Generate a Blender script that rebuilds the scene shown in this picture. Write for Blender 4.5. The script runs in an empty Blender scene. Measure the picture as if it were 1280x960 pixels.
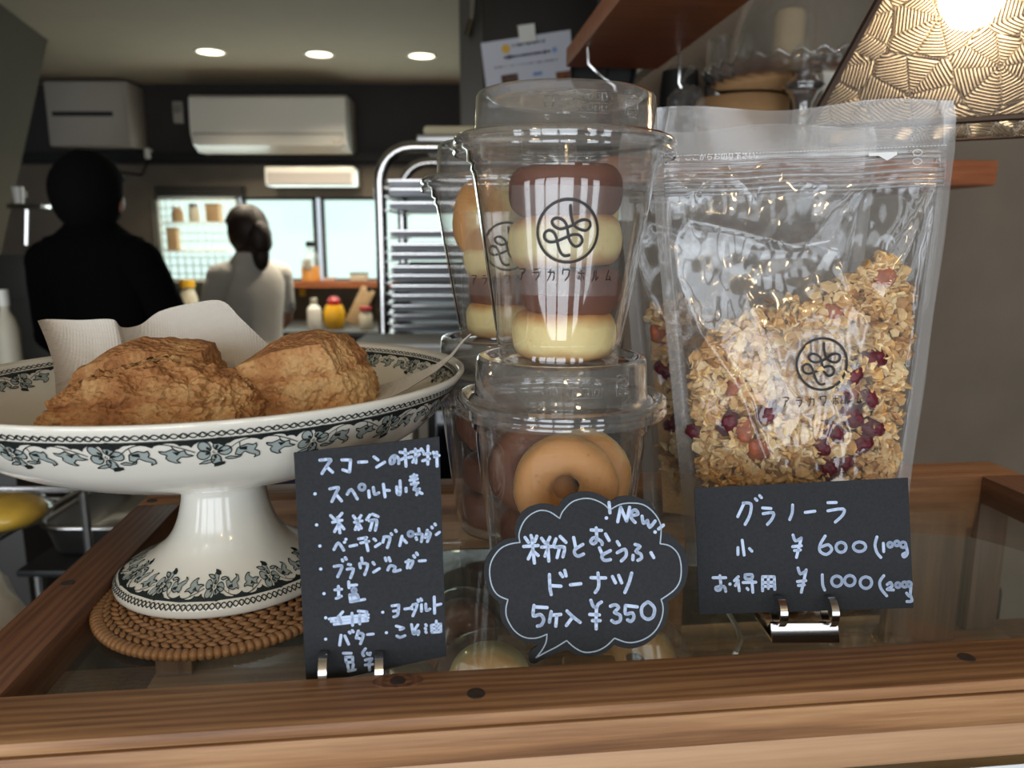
import bpy, bmesh, math, random
from mathutils import Vector, Matrix, noise, geometry
random.seed(7)
R = math.radians
SC = bpy.context.scene
COL = SC.collection
V = Vector

# ------------------------------------------------------------------ camera
EYE = 1.407                 # camera height above the floor
FT = EYE - 0.154            # top of the wooden case frame
G = EYE - 0.164             # top of the glass of the case
FPX = 960.0
PITCH = R(10.6)
cam_data = bpy.data.cameras.new('camera')
cam_data.sensor_width = 36.0
cam_data.lens = 36.0 * FPX / 1280.0
cam_data.clip_start = 0.02
cam_data.clip_end = 50
cam_data.dof.use_dof = True
cam_data.dof.focus_distance = 0.335
cam_data.dof.aperture_fstop = 13.0
cam = bpy.data.objects.new('camera', cam_data)
COL.objects.link(cam)
cam.location = (0, 0, EYE)
cam.rotation_euler = (R(90) - PITCH, 0, 0)
SC.camera = cam

# ------------------------------------------------------------------ world, light, exposure
world = bpy.data.worlds.new('world')
SC.world = world
world.use_nodes = True
bg = world.node_tree.nodes['Background']
bg.inputs[0].default_value = (0.80, 0.90, 1.0, 1)
bg.inputs[1].default_value = 0.9
SC.view_settings.view_transform = 'Standard'
SC.view_settings.look = 'None'
SC.view_settings.gamma = 1.0
SC.view_settings.exposure = 0.0
SC.cycles.use_denoising = True
SC.cycles.max_bounces = 10
SC.cycles.diffuse_bounces = 3
SC.cycles.glossy_bounces = 4
SC.cycles.transmission_bounces = 6
SC.cycles.transparent_max_bounces = 40
SC.cycles.caustics_reflective = False
SC.cycles.caustics_refractive = False
SC.cycles.sample_clamp_indirect = 6.0

def area_light(name, loc, rot, sx, sy, power, color):
    d = bpy.data.lights.new(name, 'AREA')
    d.shape = 'RECTANGLE'; d.size = sx; d.size_y = sy; d.energy = power; d.color = color
    o = bpy.data.objects.new(name, d); COL.objects.link(o)
    o.location = loc; o.rotation_euler = rot
    return o
def point_light(name, loc, r, power, color):
    d = bpy.data.lights.new(name, 'POINT'); d.shadow_soft_size = r; d.energy = power; d.color = color
    o = bpy.data.objects.new(name, d); COL.objects.link(o); o.location = loc
    return o
# daylight coming in through the tall panes of the shop front behind the camera
SHOP_Y = -2.3
PANES = [(-3.15, 0.80), (-1.75, 0.78), (-0.85, 0.78), (0.05, 0.78), (1.12, 0.45), (2.10, 0.60)]
for px_, pw_ in PANES:
    area_light('daylight_pane', (px_, SHOP_Y + 0.02, 1.18), (R(90), 0, 0), pw_, 2.16, 19.5 * pw_ / .78, (0.86, 0.93, 1.0))
# daylight falling in from the kitchen windows at the far end
area_light('kitchen_daylight', (-1.1, 4.60, 1.55), (R(-90), 0, 0), 1.7, 0.5, 9.0, (0.85, 1.0, 0.97))

# ------------------------------------------------------------------ unprojection: pixel -> point in the room
CP, SP = math.cos(PITCH), math.sin(PITCH)
CAM = V((0, 0, EYE))
def ray(x, y):
    a = (x - 640) / FPX; b = -(y - 480) / FPX
    return V((a, CP + b * SP, -SP + b * CP))
def P(x, y, D):
    d = ray(x, y); return CAM + d * (D / d.y)
def PZ(x, y, z):
    d = ray(x, y); return CAM + d * ((z - EYE) / d.z)
def PP(x, y, o, n):
    d = ray(x, y); return CAM + d * ((o - CAM).dot(n) / d.dot(n))

# ------------------------------------------------------------------ mesh builder
class MB:
    def __init__(s): s.v = []; s.f = []; s.m = []
    def add(s, vs, fs, mi=0):
        n = len(s.v); s.v += [V(p) for p in vs]
        for f in fs: s.f.append([i + n for i in f]); s.m.append(mi)
        return s
    def box(s, c, d, rot=None, mi=0):
        x, y, z = d[0] / 2, d[1] / 2, d[2] / 2
        vs = [V((i, j, k)) for i in (-x, x) for j in (-y, y) for k in (-z, z)]
        if rot is not None: vs = [rot @ p for p in vs]
        vs = [p + V(c) for p in vs]
        return s.add(vs, [(0, 1, 3, 2), (4, 6, 7, 5), (0, 4, 5, 1), (2, 3, 7, 6), (0, 2, 6, 4), (1, 5, 7, 3)], mi)
    def cbox(s, c, d, b, rot=None, mi=0):      # box with bevelled edges
        hx, hy, hz = d[0] / 2, d[1] / 2, d[2] / 2
        bm = bmesh.new()
        bmesh.ops.create_cube(bm, size=1)
        for v in bm.verts: v.co = V((v.co.x * 2 * hx, v.co.y * 2 * hy, v.co.z * 2 * hz))
        bmesh.ops.bevel(bm, geom=bm.edges[:], offset=b, segments=2, affect='EDGES', profile=0.5)
        bm.verts.index_update()
        vs = [(rot @ v.co if rot is not None else v.co) + V(c) for v in bm.verts]
        fs = [[v.index for v in f.verts] for f in bm.faces]
        bm.free()
        return s.add(vs, fs, mi)
    def tube(s, pts, r, n=8, cap=True, mi=0, closed=False):
        pts = [V(p) for p in pts]; L = len(pts)
        rs = r if isinstance(r, (list, tuple)) else [r] * L
        up = None; rings = []
        for i, p in enumerate(pts):
            if closed: t = pts[(i + 1) % L] - pts[i - 1]
            else: t = pts[min(i + 1, L - 1)] - pts[max(i - 1, 0)]
            if t.length < 1e-9: t = V((0, 0, 1))
            t.normalize()
            if up is None:
                up = V((0, 0, 1)) if abs(t.z) < .9 else V((1, 0, 0))
            a = up - t * up.dot(t)
            if a.length < 1e-6: a = t.orthogonal()
            a.normalize(); up = a; b = t.cross(a)
            rings.append([p + (a * math.cos(2 * math.pi * k / n) + b * math.sin(2 * math.pi * k / n)) * rs[i] for k in range(n)])
        vs = [q for ring in rings for q in ring]; fs = []
        for i in range(L if closed else L - 1):
            j = (i + 1) % L
            for k in range(n):
                k2 = (k + 1) % n
                fs.append((i * n + k, i * n + k2, j * n + k2, j * n + k))
        if cap and not closed:
            fs.append(tuple(range(n - 1, -1, -1))); fs.append(tuple((L - 1) * n + k for k in range(n)))
        return s.add(vs, fs, mi)
    def lathe(s, prof, n=48, c=(0, 0, 0), sx=1, sy=1, rot=0, mi=0, fn=None):
        vs = []; fs = []; L = len(prof); ca, sa = math.cos(rot), math.sin(rot)
        for (r, z) in prof:
            for k in range(n):
                a = 2 * math.pi * k / n; x = r * math.cos(a) * sx; y = r * math.sin(a) * sy
                p = V((x * ca - y * sa, x * sa + y * ca, z))
                if fn: p = fn(p, a)
                vs.append(p + V(c))
        for i in range(L - 1):
            for k in range(n):
                k2 = (k + 1) % n
                fs.append((i * n + k, i * n + k2, (i + 1) * n + k2, (i + 1) * n + k))
        s.add(vs, fs, mi)
        return s
    def disc(s, c, nrm, r, n=16, mi=0):
        nrm = V(nrm).normalized(); a = nrm.orthogonal().normalized(); b = nrm.cross(a)
        return s.add([V(c) + (a * math.cos(2 * math.pi * k / n) + b * math.sin(2 * math.pi * k / n)) * r for k in range(n)], [tuple(range(n))], mi)
    def cyl(s, a, b, r, n=16, mi=0): return s.tube([a, b], r, n, True, mi)
    def prism(s, poly, off, mi=0):             # flat polygon (list of points) thickened by vector off
        n = len(poly); poly = [V(p) for p in poly]; off = V(off)
        tris = geometry.tessellate_polygon([poly])
        vs = poly + [p + off for p in poly]
        fs = [tuple(t) for t in tris] + [tuple(i + n for i in reversed(t)) for t in tris]
        fs += [(i, (i + 1) % n, (i + 1) % n + n, i + n) for i in range(n)]
        return s.add(vs, fs, mi)
    def ball(s, c, r, n=16, m=10, scale=(1, 1, 1), fn=None, mi=0, rot=None):
        vs = []; fs = []
        for i in range(m + 1):
            th = math.pi * i / m
            for k in range(n):
                a = 2 * math.pi * k / n
                p = V((math.sin(th) * math.cos(a) * r * scale[0], math.sin(th) * math.sin(a) * r * scale[1], math.cos(th) * r * scale[2]))
                if fn: p = fn(p)
                if rot is not None: p = rot @ p
                vs.append(p + V(c))
        for i in range(m):
            for k in range(n):
                k2 = (k + 1) % n
                fs.append((i * n + k, (i + 1) * n + k, (i + 1) * n + k2, i * n + k2))
        return s.add(vs, fs, mi)
    def grid(s, fn, nu, nv, mi=0, flip=False):
        vs = [fn(i / nu, j / nv) for j in range(nv + 1) for i in range(nu + 1)]
        fs = []
        for j in range(nv):
            for i in range(nu):
                a = j * (nu + 1) + i
                q = (a, a + 1, a + nu + 2, a + nu + 1)
                fs.append(q[::-1] if flip else q)
        return s.add(vs, fs, mi)
    def mesh(s, name, mats, smooth=True, weld=False, fixn=True):
        me = bpy.data.meshes.new(name)
        me.from_pydata([tuple(p) for p in s.v], [], s.f)
        if not isinstance(mats, (list, tuple)): mats = [mats]
        for m in mats: me.materials.append(m)
        if len(mats) > 1: me.polygons.foreach_set('material_index', s.m)
        if weld or fixn:
            bm = bmesh.new(); bm.from_mesh(me)
            if weld: bmesh.ops.remove_doubles(bm, verts=bm.verts, dist=weld if isinstance(weld, float) else 1e-6)
            if fixn: bmesh.ops.recalc_face_normals(bm, faces=bm.faces)
            bm.to_mesh(me); bm.free()
        me.polygons.foreach_set('use_smooth', [bool(smooth)] * len(me.polygons))
        if smooth == 'auto':
            me.polygons.foreach_set('use_smooth', [True] * len(me.polygons))
            me.set_sharp_from_angle(angle=R(35))
        me.update()
        return me
    def build(s, name, mats, parent=None, smooth='auto', weld=False, fixn=True):
        if parent is not None:
            inv = parent.matrix_basis.inverted()
            if parent.parent is not None: inv = inv @ parent.parent.matrix_basis.inverted()
            s.v = [inv @ p for p in s.v]
        me = s.mesh(name, mats, smooth, weld, fixn)
        o = bpy.data.objects.new(name, me); COL.objects.link(o)
        if parent is not None: o.parent = parent
        return o

def local(s, name, mats, parent=None, smooth='auto', weld=False, fixn=True):   # vertices already in the parent's own space
    me = s.mesh(name, mats, smooth, weld, fixn)
    o = bpy.data.objects.new(name, me); COL.objects.link(o)
    if parent is not None: o.parent = parent
    return o

def thing(name, label, cat, loc=(0, 0, 0), rz=0, group=None, tilt=None):
    o = bpy.data.objects.new(name, None); COL.objects.link(o)
    o.empty_display_size = 0.01
    o.location = loc
    o.rotation_euler = tilt if tilt is not None else (0, 0, rz)
    mb = Matrix.Translation(V(loc)) @ o.rotation_euler.to_matrix().to_4x4()
    o.matrix_basis = mb
    o['label'] = label; o['category'] = cat
    if group: o['group'] = group
    return o
def tag(o, label, cat, group=None, kind=None):
    o['label'] = label; o['category'] = cat
    if group: o['group'] = group
    if kind: o['kind'] = kind
    return o
def structure(o, label=None):
    o['kind'] = 'structure'
    if label: o['label'] = label
    return o
def copy_tree(o, loc=None, rot=None, label=None):
    c = o.copy(); COL.objects.link(c)
    if rot is not None: c.rotation_euler = rot
    if loc is not None: c.location = loc
    if label: c['label'] = label
    for ch in [k for k in COL.objects if k.parent == o]:
        d = ch.copy(); COL.objects.link(d); d.parent = c
        for g in [k for k in COL.objects if k.parent == ch]:
            e = g.copy(); COL.objects.link(e); e.parent = d
    return c

# ------------------------------------------------------------------ materials
def srgb(r, g, b):
    f = lambda c: (c / 255) / 12.92 if c / 255 <= .04045 else ((c / 255 + .055) / 1.055) ** 2.4
    return (f(r), f(g), f(b), 1)
def new_mat(name):
    m = bpy.data.materials.new(name); m.use_nodes = True
    nt = m.node_tree; nt.nodes.clear()
    out = nt.nodes.new('ShaderNodeOutputMaterial')
    return m, nt, out
def N(nt, typ, **kw):
    n = nt.nodes.new(typ)
    for k, v in kw.items():
        if k in n.inputs.keys(): n.inputs[k].default_value = v
        else: setattr(n, k, v)
    return n
def plain(name, col, rough=.5, metal=0, spec=.5, noise_amt=0, noise_scale=40, bump=0, bump_scale=200, emit=None, coat=0, sub=0):
    m, nt, out = new_mat(name)
    b = N(nt, 'ShaderNodeBsdfPrincipled')
    b.inputs['Base Color'].default_value = col
    b.inputs['Roughness'].default_value = rough
    b.inputs['Metallic'].default_value = metal
    b.inputs['Specular IOR Level'].default_value = spec
    b.inputs['Coat Weight'].default_value = coat
    if sub:
        b.inputs['Subsurface Weight'].default_value = sub
        b.inputs['Subsurface Radius'].default_value = (.01, .006, .003)
        b.inputs['Subsurface Scale'].default_value = .3
    tc = N(nt, 'ShaderNodeTexCoord')
    if noise_amt:
        n = N(nt, 'ShaderNodeTexNoise', Scale=noise_scale, Detail=6.0)
        nt.links.new(tc.outputs['Object'], n.inputs['Vector'])
        r = N(nt, 'ShaderNodeValToRGB')
        r.color_ramp.elements[0].position = .3; r.color_ramp.elements[1].position = .7
        r.color_ramp.elements[0].color = tuple(c * (1 - noise_amt) for c in col[:3]) + (1,)
        r.color_ramp.elements[1].color = tuple(min(1, c * (1 + noise_amt)) for c in col[:3]) + (1,)
        nt.links.new(n.outputs['Fac'], r.inputs['Fac'])
        nt.links.new(r.outputs['Color'], b.inputs['Base Color'])
    if bump:
        n2 = N(nt, 'ShaderNodeTexNoise', Scale=bump_scale, Detail=4.0)
        nt.links.new(tc.outputs['Object'], n2.inputs['Vector'])
        bp = N(nt, 'ShaderNodeBump', Strength=1.0, Distance=bump)
        nt.links.new(n2.outputs['Fac'], bp.inputs['Height'])
        nt.links.new(bp.outputs['Normal'], b.inputs['Normal'])
    if emit:
        b.inputs['Emission Color'].default_value = emit[0]; b.inputs['Emission Strength'].default_value = emit[1]
    nt.links.new(b.outputs[0], out.inputs[0])
    return m
def wood(name, dark, mid, light, axis=0, scale=1.0, rough=.55, streak=1.0):
    m, nt, out = new_mat(name)
    tc = N(nt, 'ShaderNodeTexCoord')
    def mapped(along, across):
        mp = N(nt, 'ShaderNodeMapping')
        sc = [across * scale] * 3; sc[axis] = along * scale
        mp.inputs['Scale'].default_value = sc
        nt.links.new(tc.outputs['Object'], mp.inputs['Vector'])
        return mp
    a = N(nt, 'ShaderNodeTexNoise', Scale=1.0, Detail=5.0, Roughness=.6, Distortion=.6)
    nt.links.new(mapped(6, 110).outputs[0], a.inputs['Vector'])
    b_ = N(nt, 'ShaderNodeTexNoise', Scale=1.0, Detail=6.0, Roughness=.65)
    nt.links.new(mapped(26, 900).outputs[0], b_.inputs['Vector'])
    w = N(nt, 'ShaderNodeTexWave', Scale=1.0, Distortion=7.0, Detail=2.0)
    w.inputs['Detail Scale'].default_value = 1.2
    w.wave_type = 'BANDS'; w.bands_direction = 'Y' if axis != 1 else 'X'
    nt.links.new(mapped(4, 75).outputs[0], w.inputs['Vector'])
    m1 = N(nt, 'ShaderNodeMath', operation='MULTIPLY'); m1.inputs[1].default_value = .52
    m2 = N(nt, 'ShaderNodeMath', operation='MULTIPLY'); m2.inputs[1].default_value = .34 * streak
    m3 = N(nt, 'ShaderNodeMath', operation='MULTIPLY'); m3.inputs[1].default_value = .16
    s1 = N(nt, 'ShaderNodeMath', operation='ADD'); s2 = N(nt, 'ShaderNodeMath', operation='ADD')
    L = nt.links.new
    L(a.outputs['Fac'], m1.inputs[0]); L(b_.outputs['Fac'], m2.inputs[0]); L(w.outputs['Fac'], m3.inputs[0])
    L(m1.outputs[0], s1.inputs[0]); L(m2.outputs[0], s1.inputs[1]); L(s1.outputs[0], s2.inputs[0]); L(m3.outputs[0], s2.inputs[1])
    r = N(nt, 'ShaderNodeValToRGB')
    r.color_ramp.elements[0].position = .28; r.color_ramp.elements[0].color = dark
    r.color_ramp.elements[1].position = .78; r.color_ramp.elements[1].color = light
    e = r.color_ramp.elements.new(.5); e.color = mid
    L(s2.outputs[0], r.inputs['Fac'])
    b = N(nt, 'ShaderNodeBsdfPrincipled', Roughness=rough)
    L(r.outputs[0], b.inputs['Base Color'])
    bp = N(nt, 'ShaderNodeBump', Strength=.5, Distance=.0006)
    L(s2.outputs[0], bp.inputs['Height']); L(bp.outputs[0], b.inputs['Normal'])
    L(b.outputs[0], out.inputs[0])
    return m
def film(name, tint=(1, 1, 1, 1), haze=.04, hazecol=(.8, .8, .8, 1), rough=.05, ior=1.5, bump=0, bscale=60, boost=1.0, glosscol=(1, 1, 1, 1)):
    """thin clear plastic or glass sheet: sees through, reflects by angle, a little milky"""
    m, nt, out = new_mat(name); L = nt.links.new
    t = N(nt, 'ShaderNodeBsdfTransparent'); t.inputs[0].default_value = tint
    g = N(nt, 'ShaderNodeBsdfGlossy', Roughness=rough); g.inputs[0].default_value = glosscol
    h = N(nt, 'ShaderNodeBsdfTranslucent'); h.inputs[0].default_value = hazecol
    h2 = N(nt, 'ShaderNodeBsdfDiffuse'); h2.inputs[0].default_value = hazecol
    hm = N(nt, 'ShaderNodeMixShader'); hm.inputs[0].default_value = .65
    L(h.outputs[0], hm.inputs[1]); L(h2.outputs[0], hm.inputs[2])
    mx = N(nt, 'ShaderNodeMixShader'); mx.inputs[0].default_value = haze
    L(t.outputs[0], mx.inputs[1]); L(hm.outputs[0], mx.inputs[2])
    fr = N(nt, 'ShaderNodeFresnel', IOR=ior)
    mu = N(nt, 'ShaderNodeMath', operation='MULTIPLY'); mu.inputs[1].default_value = boost; mu.use_clamp = True
    L(fr.outputs[0], mu.inputs[0])
    # Fresnel of a back face would be total reflection: use the same front-face value from either side
    geo = N(nt, 'ShaderNodeNewGeometry')
    io = N(nt, 'ShaderNodeMix'); io.data_type = 'FLOAT'
    io.inputs[2].default_value = ior; io.inputs[3].default_value = 1.0 / ior
    L(geo.outputs['Backfacing'], io.inputs[0]); L(io.outputs[0], fr.inputs['IOR'])
    m2 = N(nt, 'ShaderNodeMixShader')
    L(mu.outputs[0], m2.inputs[0]); L(mx.outputs[0], m2.inputs[1]); L(g.outputs[0], m2.inputs[2])
    if bump:
        tc = N(nt, 'ShaderNodeTexCoord')
        n2 = N(nt, 'ShaderNodeTexNoise', Scale=bscale, Detail=3.0)
        L(tc.outputs['Object'], n2.inputs['Vector'])
        bp = N(nt, 'ShaderNodeBump', Strength=1.0, Distance=bump)
        L(n2.outputs['Fac'], bp.inputs['Height']); L(bp.outputs[0], g.inputs['Normal'])
    L(m2.outputs[0], out.inputs[0])
    return m

M = {}
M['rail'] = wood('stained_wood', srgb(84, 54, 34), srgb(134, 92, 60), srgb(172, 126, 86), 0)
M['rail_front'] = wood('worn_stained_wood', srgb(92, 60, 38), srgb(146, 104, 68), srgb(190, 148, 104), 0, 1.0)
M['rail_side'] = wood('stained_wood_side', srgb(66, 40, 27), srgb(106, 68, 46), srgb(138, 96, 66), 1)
M['rail_red'] = wood('reddish_wood', srgb(122, 66, 38), srgb(166, 98, 60), srgb(194, 124, 80), 0)
M['tan_wood'] = wood('tan_wood', srgb(150, 112, 80), srgb(186, 148, 112), srgb(206, 172, 136), 0, .5)
M['wood_dark'] = wood('dark_wood', srgb(66, 46, 32), srgb(104, 76, 54), srgb(138, 106, 78), 2)
M['plug'] = plain('wood_plug', srgb(58, 44, 36), .7, noise_amt=.3, noise_scale=400)
M['glass'] = film('case_glass', (.93, .96, .94, 1), .02, (.7, .75, .7, 1), .02, 1.5)
M['clear'] = film('clear_plastic', (.965, .965, .96, 1), .045, (.8, .79, .77, 1), .035, 1.5, boost=2.6)
M['clear_lid'] = film('clear_lid_plastic', (.93, .93, .925, 1), .10, (.8, .79, .77, 1), .07, 1.5, boost=2.8, bump=.0003, bscale=120)
M['label_film'] = film('clear_label', (.94, .94, .93, 1), .08, (.8, .8, .8, 1), .2, 1.5, boost=1.2)
M['pouch'] = film('pouch_film', (.93, .93, .93, 1), .08, (.85, .85, .85, 1), .09, 1.5, boost=1.45, bump=.00018, bscale=28)  # haze also carries window reflections, put into the film colour
M['seal'] = film('frosted_seal', (.84, .83, .82, 1), .15, (.80, .76, .72, 1), .32, 1.5, boost=.45)
M['zip'] = film('zip_strip', (.86, .86, .86, 1), .25, (.9, .9, .92, 1), .14, 1.5, boost=1.3)
M['black_print'] = plain('black_print', srgb(24, 20, 18), .5)
M['white_print'] = plain('white_print', srgb(225, 225, 225), .5)
M['card'] = plain('black_card', srgb(44, 46, 50), .85, spec=.25, noise_amt=.15, noise_scale=900, bump=.00005, bump_scale=2500)
M['pen'] = plain('pale_blue_marker', srgb(188, 206, 236), .6)
M['line'] = plain('chalk_line', srgb(176, 192, 208), .7)
M['steel'] = plain('polished_steel', (.62, .60, .58, 1), .16, 1)
M['steel_soft'] = plain('brushed_steel', (.45, .44, .42, 1), .35, 1)
M['porcelain'] = plain('cream_porcelain', srgb(226, 222, 210), .14, spec=.6, noise_amt=.02, noise_scale=30, coat=.3)
M['print_dark'] = plain('transfer_print_dark', srgb(32, 40, 40), .25)
M['print_grey'] = plain('transfer_print_grey', srgb(158, 168, 164), .25)
M['black'] = plain('black', srgb(14, 14, 15), .7)
M['hair'] = plain('dark_brown_hair', srgb(44, 28, 20), .55, noise_amt=.3, noise_scale=40)
M['hair_black'] = plain('black_hair', srgb(10, 8, 8), .9, spec=.15)
M['skin'] = plain('skin', srgb(178, 130, 106), .5, sub=.05)
M['shirt'] = plain('grey_tshirt', srgb(236, 230, 222), .9, noise_amt=.08, noise_scale=6)
M['black_cloth'] = plain('black_cloth', srgb(7, 7, 8), .95, spec=.1)
M['trousers'] = plain('beige_trousers', srgb(170, 160, 140), .9)
M['white_plastic'] = plain('white_plastic', srgb(236, 232, 222), .28)
M['grey_box'] = plain('grey_enamel', srgb(176, 168, 156), .45)
M['slot'] = plain('dark_slot', srgb(30, 29, 28), .6)
# ================================================================== the setting
CEIL = EYE + 0.89
WALL_Y = 4.70
M['floor'] = plain('dark_floor', srgb(38, 35, 33), .6, noise_amt=.2, noise_scale=5)
M['ceiling'] = plain('grey_ceiling', srgb(188, 174, 150), .9, noise_amt=.03, noise_scale=8)
M['wall_dark'] = plain('charcoal_wall', srgb(58, 54, 52), .85, noise_amt=.1, noise_scale=5)
M['wall_brown'] = plain('brown_grey_wall', srgb(112, 102, 90), .85, noise_amt=.08, noise_scale=6)
M['wall_left'] = plain('olive_grey_wall', srgb(86, 79, 66), .9, noise_amt=.05, noise_scale=4)
M['wall_right'] = plain('grey_plaster', srgb(120, 107, 92), .9, noise_amt=.10, noise_scale=7, bump=.0006, bump_scale=60)
M['wall_shop'] = plain('shop_front_wall', srgb(170, 160, 145), .8)
M['frame_dark'] = plain('dark_window_frame', srgb(52, 48, 44), .5)
M['pane_lit'] = plain('daylit_frosted_pane', srgb(90, 100, 98), .4, emit=(srgb(218, 246, 238), 1.15))
structure(MB().box((0, 1.0, -.05), (8.4, 8.2, .1)).build('floor', M['floor']), 'dark kitchen and shop floor')
structure(MB().box((0, 1.0, CEIL + .05), (8.4, 8.2, .1)).build('ceiling', M['ceiling']), 'flat grey painted ceiling')

# back wall with the window opening cut out of it
wx0 = P(194, 300, WALL_Y).x; wx1 = P(640, 300, WALL_Y).x
wz1 = P(400, 246, WALL_Y).z; wz0 = P(400, 352, WALL_Y).z
split = P(400, 206, WALL_Y).z
mb = MB()
mb.box((0, WALL_Y + .08, (split + CEIL) / 2), (8.4, .16, CEIL - split), mi=0)
mb.box((0, WALL_Y + .08, (split + wz1) / 2), (8.4, .16, split - wz1), mi=1)
mb.box((0, WALL_Y + .08, wz0 / 2), (8.4, .16, wz0), mi=1)
mb.box(((-4.2 + wx0) / 2, WALL_Y + .08, (wz0 + wz1) / 2), (wx0 + 4.2, .16, wz1 - wz0), mi=1)
mb.box(((4.2 + wx1) / 2, WALL_Y + .08, (wz0 + wz1) / 2), (4.2 - wx1, .16, wz1 - wz0), mi=1)
structure(mb.build('wall_back', [M['wall_dark'], M['wall_brown']]), 'dark kitchen back wall')
structure(MB().box((-4.15, 1.0, CEIL / 2), (.1, 8.0, CEIL)).build('wall_left', M['wall_dark']), 'dark wall at the left side of the kitchen')
# leaning olive-grey wall face at the left edge
a0 = P(60, 50, 3.70); b0 = P(0, 5, 3.15); d_ = (b0 - a0); d_.z = 0; b1 = a0 + d_ * 4.6
c0 = P(0, 322, 3.70); lean = (c0 - a0); lean = lean * (a0.z / -lean.z)
a0.z = b1.z = CEIL - .001
mb = MB().prism([a0, b1, b1 + lean * .999, a0 + lean * .999], (-.12, 0, 0))
structure(mb.build('wall_side', M['wall_left'], smooth=False), 'leaning olive-grey wall face')
# right wall: grey plaster behind the shelves, turned like the display case
TH = R(6.1)
UX = V((math.cos(TH), math.sin(TH), 0)); VX = V((-math.sin(TH), math.cos(TH), 0))
RW0 = P(789, 60, 1.30)
mb = MB(); q0 = V((RW0.x, RW0.y, 0)); q1 = q0 + UX * 1.6
mb.prism([q0, q1, q1 + V((0, 0, CEIL)), q0 + V((0, 0, CEIL))], VX * .12)
structure(mb.build('wall_right', M['wall_right'], smooth=False), 'grey plaster wall behind the shelves')
structure(MB().box((4.15, 1.0, CEIL / 2), (.1, 8.0, CEIL)).build('wall_far_right', M['wall_dark']), 'dark wall on the far right side')
# shop front behind the camera, three tall openings that let the daylight in
mb = MB(); zlo = .10; zhi = CEIL - .03
mb.box((0, SHOP_Y - .06, .05), (8.2, .12, .10)); mb.box((0, SHOP_Y - .06, (zhi + CEIL) / 2), (8.2, .12, CEIL - zhi))
xs = [-4.1] + [v for p, w in PANES for v in (p - w / 2, p + w / 2)] + [4.1]
for i in range(0, len(xs), 2):
    mb.box(((xs[i] + xs[i + 1]) / 2, SHOP_Y - .06, (zlo + CEIL) / 2), (xs[i + 1] - xs[i], .12, CEIL - zlo))
structure(mb.build('wall_front', M['wall_shop']), 'shop front wall with tall openings')

# windows 1..3 of the kitchen
def P_at(x, y, z_or_y): return P(x, y, z_or_y)
edges_px = [(196, 298), (303, 394), (401, 640)]
for i, (x0, x1) in enumerate(edges_px):
    X0 = P(x0, 300, WALL_Y).x; X1 = P(x1, 300, WALL_Y).x
    cx, cz = (X0 + X1) / 2, (wz0 + wz1) / 2; w, h = X1 - X0, wz1 - wz0
    mb = MB(); t = .016
    mb.box((X0 + t / 2, WALL_Y + .05, cz), (t, .05, h)); mb.box((X1 - t / 2, WALL_Y + .05, cz), (t, .05, h))
    mb.box((cx, WALL_Y + .05, wz1 - t / 2), (w, .05, t)); mb.box((cx, WALL_Y + .05, wz0 + t / 2), (w, .05, t))
    fr = mb.build('window_%d' % (i + 1), M['frame_dark' if i else 'white_plastic'])
    structure(fr, ['kitchen window behind the wire grid', 'middle kitchen window', 'kitchen window behind the tray rack'][i])
    MB().box((cx, WALL_Y + .075, cz), (w, .01, h)).build('pane', M['pane_lit'], fr)
structure(MB().box(((wx0 + wx1) / 2 + .25, WALL_Y - .05, wz0 - .012), (wx1 - wx0 - .5, .16, .035)).build('trim_1', M['rail_red']), 'wooden window sill board')
z = P(400, 196, WALL_Y - .04).z
structure(MB().box((0, WALL_Y - .03, z), (8.1, .06, .05)).build('trim_2', M['black']), 'black rail across the back wall')

# downlights
M['lamp_on'] = plain('downlight_glow', (1, 1, 1, 1), .5, emit=((1.0, .90, .62, 1), 5.0))
for i, (x, y) in enumerate(((263, 64), (399, 67), (527, 69))):
    c = PZ(x, y, CEIL)
    t = thing('downlight', ['round ceiling downlight nearest the grey wall box', 'middle round ceiling downlight, right above the large air conditioner', 'round ceiling downlight nearest the steel tray rack'][i], 'ceiling light', (c.x, c.y, CEIL), group='lit ceiling downlights')
    r = .062
    mb = MB().lathe([(r * 1.22, -.0005), (r * 1.2, -.006), (r * 1.0, -.006), (r * .97, .0)], 28, c=(c.x, c.y, CEIL)); mb.build('trim_ring', M['white_plastic'], t)
    MB().lathe([(0, -.004), (r * .7, -.0045), (r * .97, -.003), (r * .97, -.0005), (0, -.0005)], 28, c=(c.x, c.y, CEIL)).build('lens', M['lamp_on'], t)
    d = bpy.data.lights.new('downlight_beam', 'SPOT'); d.energy = 44; d.spot_size = R(130); d.spot_blend = .6; d.shadow_soft_size = .06; d.color = (1, .88, .68)
    o = bpy.data.objects.new('downlight_beam', d); COL.objects.link(o); o.location = (c.x, c.y, CEIL - .02)

# ------------------------------------------------------------------ things on the back wall
def wallbox(x0, y0, x1, y1, D):
    a = P(x0, y0, D); b = P(x1, y1, D)
    return (a.x + b.x) / 2, (a.z + b.z) / 2, abs(b.x - a.x), abs(a.z - b.z)
cx, cz, w, h = wallbox(53, 101, 166, 183, 4.50)
t = thing('wall_cabinet', 'grey metal box with a dark slot, high on the back wall', 'wall box', (cx, WALL_Y, cz))
MB().cbox((cx, 4.60, cz), (w, .2, h), .012).build('body', M['grey_box'], t)
MB().box((cx - .03, 4.499, cz), (w * .72, .006, h * .07)).build('slot', M['slot'], t)
MB().box((cx + w * .46, 4.498, cz), (.015, .008, h * .9)).build('hinge_strip', M['grey_box'], t)

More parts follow.
